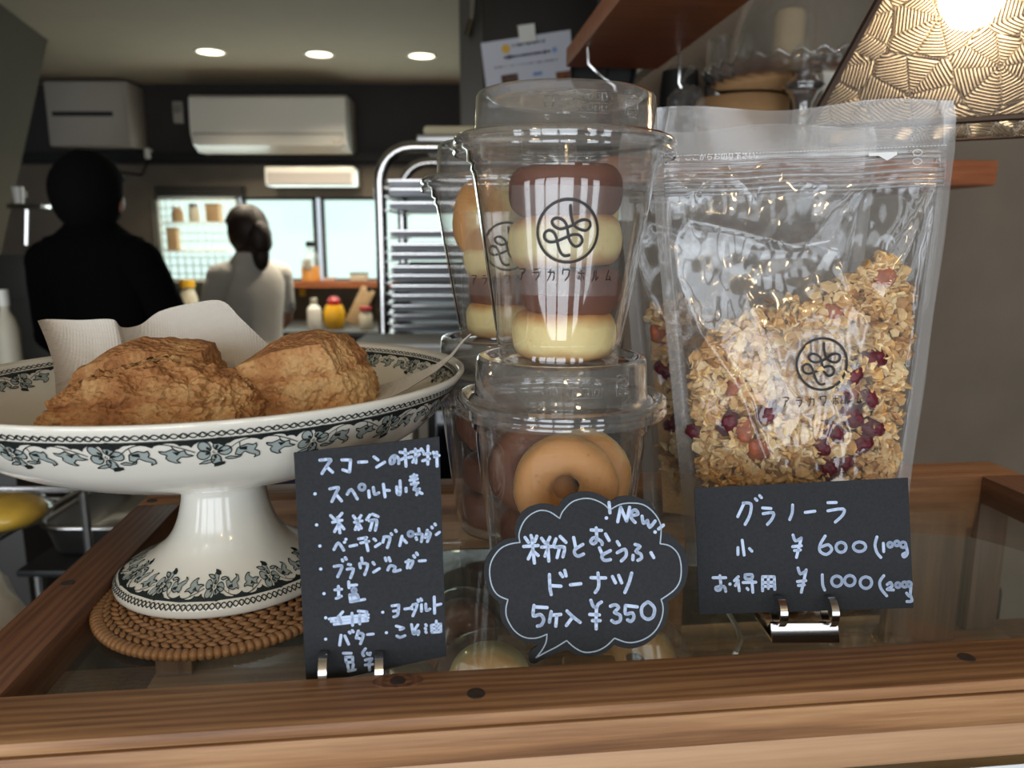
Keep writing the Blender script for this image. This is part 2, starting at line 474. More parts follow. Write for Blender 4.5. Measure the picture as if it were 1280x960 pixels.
cx, cz, w, h = wallbox(234, 117, 433, 188, 4.42)
t = thing('air_conditioner', 'large white split air conditioner under the ceiling', 'air conditioner', (cx, WALL_Y, cz))
prof = [(4.70, h / 2), (4.46, h / 2), (4.43, h / 2 - .02), (4.42, -.02), (4.425, -h * .22), (4.45, -h * .38), (4.52, -h / 2), (4.70, -h / 2)]
def extr(prof, x0, x1, cz):
    mb = MB(); n = len(prof)
    vs = [V((x0, y, cz + z)) for y, z in prof] + [V((x1, y, cz + z)) for y, z in prof]
    fs = [(i, (i + 1) % n, (i + 1) % n + n, i + n) for i in range(n)] + [tuple(range(n - 1, -1, -1)), tuple(range(n, 2 * n))]
    return mb.add(vs, fs)
extr(prof, cx - w / 2, cx + w / 2, cz).build('body', M['white_plastic'], t)
MB().box((cx, 4.418, cz - h * .20), (w * .97, .006, .008)).build('seam', M['grey_box'], t)
extr([(4.412, -h * .23), (4.43, -h * .23), (4.452, -h * .40), (4.436, -h * .40)], cx - w * .46, cx + w * .46, cz).build('louver', M['white_plastic'], t)
MB().box((cx + w * .44, 4.412, cz - h * .37), (.05, .006, .03)).build('display', M['grey_box'], t)

cx, cz, w, h = wallbox(330, 208, 443, 232, 4.5)
t = thing('wall_light_fitting', 'slim white box fitting on the wall above the middle window', 'light fitting', (cx, WALL_Y, cz))
MB().cbox((cx, 4.60, cz), (w, .2, h), .01).build('body', M['white_plastic'], t)
MB().box((cx, 4.498, cz - h * .12), (w * .93, .01, h * .6)).build('cover', plain('pale_cover', srgb(190, 182, 176), .4), t)

cx, cz, w, h = wallbox(214, 126, 229, 154, 4.66)
t = thing('thermostat', 'small grey control panel beside the large air conditioner', 'control panel', (cx, WALL_Y, cz))
MB().cbox((cx, 4.68, cz), (w, .03, h), .006).build('body', M['grey_box'], t)
MB().box((cx, 4.663, cz + h * .15), (w * .6, .006, h * .35)).build('screen', M['steel_soft'], t)
cx, cz, w, h = wallbox(176, 184, 185, 198, 4.6)
t = thing('cable_plug', 'small cream plug on the back wall under the grey box', 'plug', (cx, WALL_Y, cz))
MB().cbox((cx, 4.66, cz), (w, .06, h), .008).build('body', M['white_plastic'], t)
MB().tube([(cx, 4.64, cz - h / 2), (cx - .05, 4.65, cz - .12), (cx - .2, 4.66, cz - .1), (cx - .5, 4.66, cz - .02)], .006, 6).build('cord', M['black'], t)

# blind box over the left window
cx, cz, w, h = wallbox(192, 232, 302, 246, 4.6)
t = thing('rolled_blind', 'dark rolled-up slatted blind above the wire grid window', 'blind', (cx, WALL_Y, cz))
for k in range(4):
    MB().box((cx, 4.64, cz + h * (k - 1.5) / 4), (w, .08, h / 5)).build('slat', M['frame_dark'], t)

# wire grid with hanging goods in front of the left window
WG = 4.58
g0 = P(197, 250, WG); g1 = P(300, 352, WG)
t = thing('wire_grid', 'white wire grid panel hung before the leftmost window', 'wire grid', ((g0.x + g1.x) / 2, WG, g1.z))
mb = MB()
for k in range(11):
    x = g0.x + (g1.x - g0.x) * k / 10; mb.box((x, WG, (g0.z + g1.z) / 2), (.005, .005, g0.z - g1.z))
mb.build('upright_wires', M['white_plastic'], t)
mb = MB()
for k in range(11):
    zz = g1.z + (g0.z - g1.z) * k / 10; mb.box(((g0.x + g1.x) / 2, WG - .005, zz), (g1.x - g0.x, .005, .005))
mb.build('cross_wires', M['white_plastic'], t)
shelf_z = []
for yy in (278, 314):
    zz = P(250, yy, WG - .05).z; shelf_z.append(zz)
    MB().box(((g0.x + g1.x) / 2 + .02, WG - .055, zz), ((g1.x - g0.x) * .82, .09, .008)).build('shelf', M['white_plastic'], t)
def bottle(name, label, cat, x, y, z, r, h, m, mcap, group=None, neck=.4):
    t = thing(name, label, cat, (x, y, z), group=group)
    MB().lathe([(0, 0), (r * .95, 0), (r, h * .04), (r, h * .62), (r * .8, h * .72), (r * neck, h * .80), (r * neck, h * .86)], 20, c=(x, y, z)).build('body', m, t)
    MB().lathe([(0, h), (r * neck * 1.15, h), (r * neck * 1.2, h * .85), (0, h * .85)], 16, c=(x, y, z)).build('cap', mcap, t)
    return t
def boxthing(name, label, cat, x, y, z, w, d, h, m, lid=None, rz=0, group=None):
    t = thing(name, label, cat, (x, y, z), rz, group)
    rot = Matrix.Rotation(rz, 3, 'Z')
    local(MB().cbox((0, 0, h * .45), (w, d, h * .9), min(w, d, h) * .08), 'body', m, t)
    local(MB().cbox((0, 0, h * .94), (w * 1.04, d * 1.04, h * .12), min(w, d, h) * .03), 'lid', lid or m, t)
    return t
M['tan'] = plain('tan_card', srgb(178, 148, 108), .8)
M['yellow'] = plain('yellow_plastic', srgb(232, 176, 40), .4)
M['amber'] = plain('amber_liquid', srgb(236, 150, 36), .2, emit=(srgb(236, 150, 30), .25))  # faint glow put into the liquid's colour, no lamp in it
M['red'] = plain('red_plastic', srgb(176, 28, 36), .4)
M['cream'] = plain('cream_plastic', srgb(206, 198, 176), .5)
M['navy'] = plain('navy_cloth', srgb(26, 30, 74), .8)
X = lambda x, y, D: P(x, y, D).x
boxthing('storage_box', 'tan card box on the upper shelf of the wire grid', 'box', X(268, 270, WG - .055), WG - .055, shelf_z[0] + .005, .075, .07, .10, M['tan'])
bottle('spice_jar', 'clear spice jar on the upper wire shelf, beside the tan box', 'jar', X(243, 270, WG - .055), WG - .055, shelf_z[0] + .005, .03, .10, M['cream'], M['steel_soft'], neck=.8)
bottle('spice_jar', 'brown-bottomed jar at the left end of the upper wire shelf', 'jar', X(222, 270, WG - .055), WG - .055, shelf_z[0] + .005, .032, .085, M['tan'], M['white_plastic'], neck=.8)
boxthing('paper_carton', 'brownish carton at the left end of the lower wire shelf', 'carton', X(217, 300, WG - .055), WG - .055, shelf_z[1] + .005, .06, .05, .13, M['tan'])

# on the sill
sz = wz0 + .0065
sb = thing('spray_bottle', 'clear bottle half full of orange liquid with black cap on the sill', 'bottle', (X(389, 345, 4.63), 4.63, sz))
sc_ = (X(389, 345, 4.63), 4.63, sz)
MB().lathe([(0, 0), (.050, 0), (.056, .006), (.056, .088), (0, .090)], 24, c=sc_).build('orange_liquid', M['amber'], sb)
MB().lathe([(.0565, .0), (.0575, .006), (.0575, .13), (.045, .165), (.020, .185), (.018, .205)], 24, c=sc_).build('body', film('bottle_plastic', (.93, .95, .95, 1), .15, (.85, .9, .88, 1)), sb)
MB().lathe([(.022, .203), (.024, .205), (.024, .232), (0, .236)], 18, c=sc_).build('cap', M['black'], sb)
MB().cbox((sc_[0] - .005, sc_[1] - .060, sz + .10), (.045, .004, .06), .002).build('label', M['grey_box'], sb)
boxthing('sill_box', 'small grey box with dark lid on the sill before the right window', 'box', X(449, 345, 4.63), 4.63, sz, .10, .06, .05, M['cream'], M['slot'])
boxthing('sill_tin', 'low pinkish tin on the sill beside the orange bottle', 'tin', X(412, 348, 4.63), 4.63, sz, .07, .06, .022, plain('pink_tin', srgb(196, 168, 156), .5))
t = boxthing('yellow_tag', 'yellow note fixed to the wall below the orange bottle', 'note', X(378, 361, 4.685), 4.685, P(378, 370, 4.68).z, .035, .02, .08, M['yellow'])

# kitchen counter under the window
CT = .93
t = thing('kitchen_counter', 'long dark kitchen counter under the windows', 'counter', (-1.0, 4.35, 0))
MB().cbox((-1.0, 4.38, CT - .02), (5.4, .62, .04), .006).build('worktop', plain('dark_worktop', (.07, .068, .062, 1), .45, .3), t)
for k in range(6):
    MB().cbox((-1.0 - 2.25 + k * .9, 4.36, (CT - .04) / 2), (.88, .52, CT - .045), .006).build('cupboard', M['frame_dark'], t)
    MB().box((-1.0 - 2.25 + k * .9 + .3, 4.09, CT - .2), (.16, .02, .02)).build('handle', M['steel_soft'], t)
t = thing('yellow_pot', 'round yellow pot with a red lid on the kitchen counter', 'pot', (X(418, 392, 4.25), 4.25, CT))
c = (X(418, 392, 4.25), 4.25, CT)
s_ = (P(418, 380, 4.25).z - CT)
MB().lathe([(0, 0), (.045, 0), (.058, s_ * .25), (.058, s_ * .7), (.045, s_ * .95), (0, s_)], 24, c=c).build('body', M['yellow'], t)
MB().lathe([(.034, s_ * .97), (.036, s_ * 1.15), (.02, s_ * 1.3), (0, s_ * 1.32)], 20, c=c).build('lid', M['red'], t)
# tilted board leaning on the wall over the counter
c = P(450, 381, 4.45)
t = thing('cutting_board', 'light wooden board leaning askew on the kitchen counter', 'cutting board', (c.x, c.y, CT))
L_ = c.z - CT
MB().cbox((c.x, c.y, CT + L_ * .9), (.085, .02, L_ * 2.1), .008, Matrix.Rotation(R(28), 3, 'Y')).build('board', plain('pale_wood', srgb(190, 160, 122), .6, noise_amt=.1), t)
MB().cyl((c.x + L_ * .52, c.y - .011, CT + L_ * 1.82), (c.x + L_ * .52, c.y + .011, CT + L_ * 1.82), .014).build('hanging_hole', M['slot'], t)
bottle('white_jug', 'white plastic jug on the counter beside the yellow pot', 'jug', X(393, 395, 4.16), 4.16, CT, .038, .17, M['white_plastic'], M['cream'])
bottle('small_jar', 'small white jar with a red lid in front of the wooden board', 'jar', X(457, 395, 4.2), 4.2, CT, .036, .12, M['cream'], M['red'], neck=.8)
bottle('pale_jar', 'pale jar with a yellow lid on the counter below the wire grid', 'jar', X(236, 380, 4.3), 4.3, CT, .05, .26, M['cream'], M['yellow'], neck=.7)
bottle('steel_shaker', 'steel shaker on the counter between man and woman', 'shaker', X(212, 372, 4.3), 4.3, CT, .035, .24, M['steel_soft'], M['steel_soft'], neck=.7)
boxthing('yellow_box', 'low yellow box on the counter beside the man', 'box', X(204, 392, 4.15), 4.15, CT, .10, .08, .09, M['yellow'], M['cream'])

# ------------------------------------------------------------------ people
def skinned(name, joints, bones, mat_, parent, sub=2):
    keys = list(joints); idx = {k: i for i, k in enumerate(keys)}
    me = bpy.data.meshes.new(name)
    inv = parent.matrix_basis.inverted()
    me.from_pydata([tuple(inv @ V(joints[k][0])) for k in keys], [(idx[a], idx[b]) for a, b in bones], [])
    o = bpy.data.objects.new(name, me); COL.objects.link(o)
    sm = o.modifiers.new('skin', 'SKIN'); sm.use_smooth_shade = True
    for k in keys:
        sv = me.skin_vertices[0].data[idx[k]]
        r = joints[k][1]; sv.radius = r if isinstance(r, tuple) else (r, r)
        sv.use_root = (k == keys[0])
    ss = o.modifiers.new('sub', 'SUBSURF'); ss.levels = sub; ss.render_levels = sub
    bpy.context.view_layer.update()
    dg = bpy.context.evaluated_depsgraph_get()
    ev = o.evaluated_get(dg)
    m2 = bpy.data.meshes.new_from_object(ev)
    m2.name = name
    bpy.data.objects.remove(o)
    m2.materials.clear(); m2.materials.append(mat_)
    m2.polygons.foreach_set('use_smooth', [True] * len(m2.polygons))
    o2 = bpy.data.objects.new(name, m2); COL.objects.link(o2); o2.parent = parent
    return o2
def person(label, top, face_deg, s, shirt, trouser, hair, ponytail, arm, wide=1.0, spread=1.0, hs=1.0, collar=.0, shrug=.0):
    """figure standing under the given head-top point; face_deg: 0 looks to +Y, positive turns left"""
    gx, gy = top.x, top.y; H = top.z
    f = R(face_deg); fw = V((-math.sin(f), math.cos(f), 0)); rt = V((math.cos(f), math.sin(f), 0))
    def q(r, u, w): return V((gx, gy, 0)) + rt * (r * H * wide if abs(r) < .2 else r * H) + fw * (u * H) + V((0, 0, w * H))
    t = thing('person', label, 'person', (gx, gy, 0))
    J = {'pelvis': (q(0, 0, .53), (.05 * H, .05 * H)), 'waist': (q(0, 0, .62), (.046 * H, .046 * H)), 'chest': (q(0, .0, .73), (.05 * H, .05 * H)),
         'neckbase': (q(0, .0, .805), .034 * H), 'neck': (q(0, .008, .86), .031 * H), 'head': (q(0, .012, .915), (.043 * H, .052 * H)), 'crown': (q(0, .01, .955), (.04 * H, .046 * H)),
         'neck_l': (q(-.05, 0, .80), .036 * H), 'neck_r': (q(.05, 0, .80), .036 * H)}
    B = [('pelvis', 'waist'), ('waist', 'chest'), ('chest', 'neckbase'), ('neckbase', 'neck'), ('neck', 'head'), ('head', 'crown')]
    for k, sgn in (('l', -1), ('r', 1)):
        J['sh' + k] = (q(.100 * sgn * spread, 0, .785 + shrug * .45), .034 * H)
        e = arm[k]
        J['el' + k] = (q(.140 * sgn * spread, e[0], .635 + shrug * .8), .026 * H)
        J['wr' + k] = (q((.140 * spread - e[2]) * sgn, e[1], e[3]), .017 * H)
        J['hd' + k] = (q((.135 * spread - e[2]) * sgn, e[1] + .045, e[3] - .005), (.024 * H, .012 * H))
        J['hip' + k] = (q(.05 * sgn, 0, .49), .055 * H)
        J['kn' + k] = (q(.052 * sgn, .012, .28), .036 * H)
        J['an' + k] = (q(.052 * sgn, -.005, .045), .025 * H)
        J['to' + k] = (q(.055 * sgn, .075, .018), .02 * H)
        B += [('neckbase', 'sh' + k), ('sh' + k, 'el' + k), ('el' + k, 'wr' + k), ('wr' + k, 'hd' + k), ('pelvis', 'hip' + k), ('hip' + k, 'kn' + k), ('kn' + k, 'an' + k), ('an' + k, 'to' + k)]
    del J['neck_l']; del J['neck_r']
    body = skinned('body', J, B, M['skin'], t)
    # nose and ears
    hc = q(0, .012, .925)
    MB().ball(hc + fw * .060 * H + V((0, 0, -.012 * H)), .011 * H, 10, 8, (1, 1, 1.5)).build('nose', M['skin'], t, smooth=True)
    for sgn in (-1, 1): MB().ball(hc + rt * (.050 * H * sgn) + V((0, 0, -.010 * H)), .017 * H, 10, 8, (.5, .8, 1.2)).build('ear', M['skin'], t, smooth=True)
    # fingers
    for k, sgn in (('l', -1), ('r', 1)):
        base = J['hd' + k][0]
        for i in range(4):
            b0 = base + rt * ((i - 1.5) * .012 * H) + fw * .01 * H
            MB().tube([b0, b0 + fw * .022 * H, b0 + fw * .038 * H - V((0, 0, .012 * H))], [.006 * H, .0055 * H, .004 * H], 6).build('finger', M['skin'], t, smooth=True)
        b0 = base - rt * (sgn * .018 * H)
        MB().tube([b0, b0 - rt * (sgn * .014 * H) + fw * .016 * H], [.0065 * H, .0045 * H], 6).build('thumb', M['skin'], t, smooth=True)
    # clothing
    g = lambda k, a=0.0: (J[k][0], tuple((c + a) for c in (J[k][1] if isinstance(J[k][1], tuple) else (J[k][1],) * 2)))
    rings = [(.47, .098, .068), (.52, .096, .066), (.57, .089, .060), (.62, .086, .058), (.67, .092, .062), (.72, .100, .066), (.76, .104, .066), (.785, .102, .062), (.803, .090, .056), (.818, .070, .050), (.830, .052, .045), (.842 + collar, .040, .040), (.848 + collar, .036, .037)]
    rings = [(w_ + shrug * max(0, min(1, (w_ - .60) / .17)) * (1 if w_ < .81 else .8), a_, b_) for w_, a_, b_ in rings]
    mb = MB(); n = 36; vs = []; fs = []
    for (w_, a_, b_) in rings:
        for k in range(n):
            an = 2 * math.pi * k / n; c_, s_ = math.cos(an), math.sin(an)
            e_ = .80 if w_ < .80 else .95
            c_ = math.copysign(abs(c_) ** e_, c_); s_ = math.copysign(abs(s_) ** e_, s_)
            fold = 1 + .025 * noise.noise(V((c_ * 2, s_ * 2, w_ * 26 + gx * 3)))
            vs.append(V((gx, gy, 0)) + rt * (c_ * a_ * H * wide * fold * (spread * .3 + .7)) + fw * (s_ * b_ * H * fold + .004 * H) + V((0, 0, w_ * H)))
    for i_ in range(len(rings) - 1):
        for k in range(n): k2 = (k + 1) % n; fs.append((i_ * n + k, i_ * n + k2, (i_ + 1) * n + k2, (i_ + 1) * n + k))
    mb.add(vs, fs)
    for k in 'lr':
        S, E, W = J['sh' + k][0], J['el' + k][0], J['wr' + k][0]
        nbp = q(0, 0, .80 + shrug)
        pts = [nbp.lerp(S, .45), nbp.lerp(S, .8), S, S.lerp(E, .25), S.lerp(E, .5), S.lerp(E, .75)]; rs = [.036, .041, .042, .040, .037, .035]
        if shirt[1] == 0: pts += [E, E.lerp(W, .35), E.lerp(W, .7), W]; rs += [.033, .031, .027, .023]
        mb.tube(pts, [r_ * H for r_ in rs], 18)
        mb.ball(S, .042 * H, 16, 12)
        if shirt[1] == 0: mb.ball(E, .033 * H, 14, 10)
    mb.build('shirt', shirt[0], t, smooth=True)
    TJ = {'pelvis': (J['pelvis'][0], (.09 * H * wide, .066 * H)), 'w': (q(0, 0, .575), (.08 * H * wide, .06 * H))}; TB = [('pelvis', 'w')]
    for k in 'lr':
        TJ['hip' + k] = g('hip' + k, .012); TJ['kn' + k] = g('kn' + k, .018); TJ['an' + k] = g('an' + k, .022)
        TB += [('pelvis', 'hip' + k), ('hip' + k, 'kn' + k), ('kn' + k, 'an' + k)]
    skinned('trousers', TJ, TB, trouser, t)
    mb = MB()
    rotf = Matrix.Rotation(f, 3, 'Z')
    def shape(p):
        # keep the face side open: pull the front lower half back
        if p.y > .01 * H and p.z < .018 * H: p = V((p.x, .01 * H + (p.y - .01 * H) * .15, p.z))
        return p + noise.noise_vector(p * 30) * .004
    mb.ball(hc + V((0, 0, (.006 - .004 * (hs - 1)) * H)) - fw * .008 * H, .062 * H * hs, 28, 20, (.86, 1.02, 1.06), shape, rot=rotf)
    if ponytail:
        mb.ball(hc - fw * .066 * H - V((0, 0, .022 * H)), .044 * H, 20, 14, (.85, .8, 1.25), lambda p: p + noise.noise_vector(p * 40) * .004)
        mb.ball(hc - fw * .070 * H - V((0, 0, .066 * H)), .028 * H, 14, 12, (.9, .8, 1.7))
    mb.build('hair', hair, t, smooth=True)
    return t
person('person with back turned, dressed all in black, standing at the left', P(104, 189, 2.30), -8, 1,
       (M['black_cloth'], 0), M['black_cloth'], M['hair_black'], False, {'l': (.03, .14, .02, .57), 'r': (.05, .16, .03, .60)}, wide=1.02, spread=.84, hs=1.12, collar=.0, shrug=.050)
person('person with tied-back brown hair and grey T-shirt, working at the counter', P(308, 257, 3.62), 52, 1,
       (M['shirt'], .25), M['trousers'], M['hair'], True, {'l': (.03, .12, .03, .60), 'r': (.03, .12, .02, .60)}, wide=1.06, spread=.92, hs=1.15, collar=.002, shrug=.018)

# ------------------------------------------------------------------ sheet pan rack
RD = 2.15
t = thing('sheet_pan_rack', 'tall steel bakery rack with rounded top behind the cups', 'rack', (X(540, 300, RD), RD, 0))
xl = P(477, 300, RD).x; xr = xl + .50; zt = P(520, 184, RD).z
for dy in (0, .42):
    pts = [(xl, RD + dy, .0), (xl, RD + dy, zt - .09)]
    for k in range(1, 7):
        a = R(180 - 15 * k); pts.append((xl + .09 + .09 * math.cos(a), RD + dy, zt - .09 + .09 * math.sin(a)))
    for k in range(0, 7):
        a = R(90 - 15 * k); pts.append((xr - .09 + .09 * math.cos(a), RD + dy, zt - .09 + .09 * math.sin(a)))
    pts += [(xr, RD + dy, zt - .09), (xr, RD + dy, 0)]
    MB().tube(pts, .0165, 12).build('tube_frame', M['steel'], t)
for x in (xl, xr):
    MB().tube([(x, RD, .12), (x, RD + .42, .12)], .011, 8).build('cross_bar', M['steel'], t)
    MB().tube([(x, RD, zt - .12), (x, RD + .42, zt - .12)], .011, 8).build('cross_bar', M['steel'], t)
ys = [229, 240, 257, 292, 309, 321, 337, 348, 361, 373, 386, 398, 411, 424, 437, 450, 463, 476, 489]
for i, y in enumerate(ys):
    z = P(530, y, RD).z
    for x in (xl + .016, xr - .016):
        MB().box((x, RD + .21, z - .0125), (.02, .44, .004)).build('runner', M['steel_soft'], t)
M['tray'] = plain('dull_aluminium', (.27, .27, .28, 1), .42, .95, noise_amt=.15, noise_scale=14)
proto = thing('baking_tray', '', 'tray', (0, 0, 0), group='sheet trays in the steel rack')
w_, d_ = .455, .40
mb = MB()
mb.box((0, 0, 0), (w_ - .02, d_ - .02, .003))
for sx in (-1, 1): mb.box((sx * (w_ / 2 - .005), 0, .008), (.003, d_, .017), Matrix.Rotation(R(12 * sx), 3, 'Y'))
for sy in (-1, 1): mb.box((0, sy * (d_ / 2 - .005), .008), (w_, .003, .017), Matrix.Rotation(R(-12 * sy), 3, 'X'))
local(mb, 'pan', M['tray'], proto)
rim_pts = [(-w_ / 2, -d_ / 2, .016), (w_ / 2, -d_ / 2, .016), (w_ / 2, d_ / 2, .016), (-w_ / 2, d_ / 2, .016)]
local(MB().tube(rim_pts, .0032, 6, closed=True), 'rolled_rim', M['steel'], proto)
skip = set()
ordn = ['topmost', 'second', 'third', 'fourth', 'fifth', 'sixth', 'seventh', 'eighth', 'ninth', 'tenth', 'eleventh', 'twelfth', 'thirteenth', 'fourteenth', 'fifteenth', 'sixteenth', 'seventeenth', 'eighteenth', 'nineteenth', 'twentieth']
k = 0
for i, y in enumerate(ys):
    if y in skip: continue
    z = P(530, y, RD).z
    o = proto if k == 0 else copy_tree(proto)
    o.location = ((xl + xr) / 2, RD + .21, z - .008)
    o['label'] = '%s dull metal baking tray from the top of the steel rack' % ordn[k]
    k += 1
# paper-lined tray lying over the top of the rack
z = zt + .0135
t = thing('lined_tray', 'shallow tray with cream paper lying on top of the steel rack', 'tray', ((xl + xr) / 2 + .06, RD + .21, z))
MB().cbox(((xl + xr) / 2 + .05, RD + .21, z + .012), (.40, .38, .022), .004).build('tray', M['steel_soft'], t)
MB().cbox(((xl + xr) / 2 + .05, RD + .21, z + .036), (.37, .34, .026), .010).build('paper_stack', plain('cream_paper', srgb(206, 192, 158), .8), t)

# ---- refrigerator and its notice
FD = 2.75
fx0 = P(574, 100, FD).x; fx1 = fx0 + .75
M['fridge'] = plain('dark_brushed_steel', (.075, .068, .06, 1), .4, .8, noise_amt=.1, noise_scale=3)
t = thing('refrigerator', 'tall dark steel refrigerator with lighter edge, behind the pinned notice', 'refrigerator', ((fx0 + fx1) / 2, FD, 0))
MB().cbox(((fx0 + fx1) / 2, FD + .35, 1.14), (.75, .66, 2.16 + .12), .01).build('cabinet', plain('brownish_steel_side', (.20, .185, .165, 1), .35, .85), t)  # one even brownish steel, lighter than the doors
dx0 = P(604, 100, FD).x
for (za, zb) in ((.12, 1.02), (1.03, 2.26)):
    dr = MB().cbox(((dx0 + fx1) / 2, FD - .002, (za + zb) / 2), (fx1 - dx0, .04, zb - za), .006).build('door', M['fridge'], t)
    MB().tube([(dx0 + .05, FD - .022, za + .30), (dx0 + .05, FD - .06, za + .32), (dx0 + .05, FD - .06, za + .62), (dx0 + .05, FD - .022, za + .64)], .009, 8).build('handle', M['steel'], dr)
z0 = P(590, 35, FD).z
MB().tube([(fx0 + .03, FD - .0, z0 - .02), (fx0 + .045, FD - .03, z0 + .02), (fx0 + .07, FD - .03, z0 + .25)], .012, 8).build('edge_handle', M['steel'], t)

ND = 2.70
ng = [P(601, 54, ND), P(713, 37, ND), P(719, 124, ND), P(611, 135, ND)]
t = thing('notice_sheet', 'white printed notice sheet hung askew on the steel refrigerator', 'notice', tuple(ng[3]))
MB().prism(ng, (0, .004, 0)).build('paper', plain('white_paper', srgb(214, 214, 222), .8), t, smooth=False)
MB().prism([P(647, 32, ND - .012), P(668, 29, ND - .012), P(670, 51, ND - .012), P(650, 54, ND - .012)], (0, .01, 0)).build('clip', M['white_plastic'], t, smooth=False)
def dots(px, r, m, name):
    mb = MB()
    for x, y in px: mb.disc(P(x, y, ND - .004), (0, -1, 0), r)
    mb.build(name, m, t, smooth=False)
dots([(632, 61)], .014, M['yellow'], 'yellow_flower_print'); dots([(693, 62)], .009, plain('pale_blue', srgb(140, 170, 210), .7), 'blue_print')

mb = MB()
o_, n_ = ng[3], (0, -1, 0)
rn = random.Random(4)
def row(x0, y0, x1, y1, k, r, gap=.0):
    for i in range(k):
        if rn.random() < gap: continue
        f = i / (k - 1); c = P(x0 + (x1 - x0) * f, y0 + (y1 - y0) * f, ND - .004)
        mb.box(c, (r * rn.uniform(.8, 1.7), .0006, r * rn.uniform(.5, 1.6)))
row(641, 57, 680, 51, 11, .006); row(632, 72, 686, 64, 13, .0085); row(618, 85, 698, 74, 36, .003, .15)
sp_ = mb.build('small_print', plain('grey_ink', srgb(78, 78, 84), .8), t, smooth=False); sp_['kind'] = 'stuff'
for (x, y, w, h, c_) in ((637, 98, .055, .026, (92, 70, 58)), (706, 94, .058, .026, (120, 72, 44)), (672, 92, .030, .010, (128, 160, 206))):
    MB().box(P(x, y, ND - .004), (w, .0006, h), Matrix.Rotation(R(-8), 3, 'Y')).build('printed_picture', plain('printed_photo', srgb(*c_), .8, noise_amt=.5, noise_scale=90), t, smooth=False)
# ================================================================== display case
O_ = PZ(640, 832, FT)
case = thing('display_case', 'low wooden display case with a glass top, its near rail worn', 'display case', (O_.x, O_.y, FT), TH)
UL, UR, VI = -.1775, .3356, .198
UO, VO, VF = -.2025, .2300, -.0278
UE = .366
GD = FT - G
def cbx(u0, u1, v0, v1, z0, z1, b=.0012):
    return MB().cbox(((u0 + u1) / 2, (v0 + v1) / 2, (z0 + z1) / 2), (u1 - u0, v1 - v0, z1 - z0), b)
fr = local(cbx(UO - .35, UE, VF, 0, -.0052, 0, .0016), 'front_rail', M['rail_front'], case)
local(cbx(UO - .35, UE, VF + .0012, -.0004, -.019, -.0064, .0008), 'front_fascia', M['rail_front'], case)
local(cbx(UO - .35, UE - .002, VF + .004, -.001, -.0066, -.0050, .0001), 'joint_shadow_strip', M['plug'], case)
br = local(cbx(UO, UE, VI, VO, -.019, 0, .0016), 'back_rail', M['rail'], case)
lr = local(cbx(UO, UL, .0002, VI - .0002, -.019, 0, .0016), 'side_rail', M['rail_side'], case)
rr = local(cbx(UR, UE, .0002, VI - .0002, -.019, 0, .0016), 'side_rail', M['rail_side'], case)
fr['label'] = 'worn front rail with pale scuffed edge'
local(cbx(UL - .006, UR + .006, -.006, VI + .006, -GD - .004, -GD, .0003), 'glass_top', M['glass'], case)
local(cbx(UO - .35, UE - .004, VF + .0022, -.004, -.0330, -.0192, .0012), 'lower_front_board', M['tan_wood'], case)
local(cbx(UO, UE - .004, VI + .004, VO - .003, -.0385, -.0192, .0012), 'lower_back_board', M['rail'], case)
DEP = -.112
for (u, v) in ((UL - .012, .010), (UR + .012, .010), (UL - .012, VI + .010), (UR + .012, VI + .010)):
    local(cbx(u - .011, u + .011, v - .011, v + .011, DEP + .0005, -.0195, .001), 'corner_post', M['wood_dark'], case)
local(cbx(UO, UE - .004, VF + .004, VO - .003, DEP - .02, DEP, .001), 'base_board', M['tan_wood'], case)
local(cbx(.27, .32, VI - .012, VI - .004, DEP + .0005, -.0195, .001), 'sliding_door_stile', M['wood_dark'], case)
local(cbx(.10, .13, VI - .012, VI - .004, DEP + .0005, -.0195, .001), 'sliding_door_stile', M['rail'], case)
for v in (VF + .008, VI + .004):
    local(cbx(UL, UR, v, v + .003, DEP + .001, -.0387, .0003), 'glass_pane', M['glass'], case)
def tl(p):
    d = V((p.x - O_.x, p.y - O_.y, 0)); return V((d.dot(UX), d.dot(VX), 0))
for (x, y, r) in ((595, 867, .0034), (1208, 822, .0033), (497, 851, .0030)):
    q = tl(PZ(x, y, FT))
    local(MB().lathe([(0, .0003), (r * .9, .0003), (r, -.0003), (r, -.004)], 20, c=(q.x, q.y, 0)), 'wood_plug', M['plug'], fr)
q = tl(PZ(85, 729, FT)); local(MB().lathe([(0, .0003), (.0029, .0003), (.0033, -.0003), (.0033, -.004)], 20, c=(q.x, q.y, 0)), 'wood_plug', M['plug'], lr)
for (x, y) in ((190, 626), (1000, 600)):
    q = tl(PZ(x, y, FT)); local(MB().lathe([(0, .0003), (.0029, .0003), (.0033, -.0003), (.0033, -.004)], 20, c=(q.x, q.y, 0)), 'wood_plug', M['plug'], br)
# knot beside the plug, ring grain
q = tl(PZ(497, 851, FT))
local(MB().lathe([(.0032, .0002), (.0052, .00025), (.0056, -.0002)], 24, c=(q.x, q.y, 0), sx=1.7, sy=.85), 'wood_knot', M['rail_side'], fr)

# white paper hung on the front of the case
t = thing('paper_sheet', 'white paper sheet at the front below the case boards', 'paper', tuple(O_ + UX * .16 + VX * (VF) - V((0, 0, .1142))), TH)
mb = MB().grid(lambda u, v: V((.085 * u - .015, -.0012 - .004 * v - .003 * v * math.sin(u * 9), .0805 - .10 * v)), 20, 10)
local(mb, 'sheet', plain('bright_paper', srgb(214, 218, 222), .8), t)

# counter under the case
t = thing('shop_counter', 'plain dark counter block under the display case', 'counter', tuple(V((O_.x, O_.y, 0))), TH)
hz = FT + DEP - .0205
local(MB().cbox((.0, .10, hz / 2), (.95, .30, hz), .004), 'body', M['wood_dark'], t)

# things inside the case
M['cream_cake'] = None
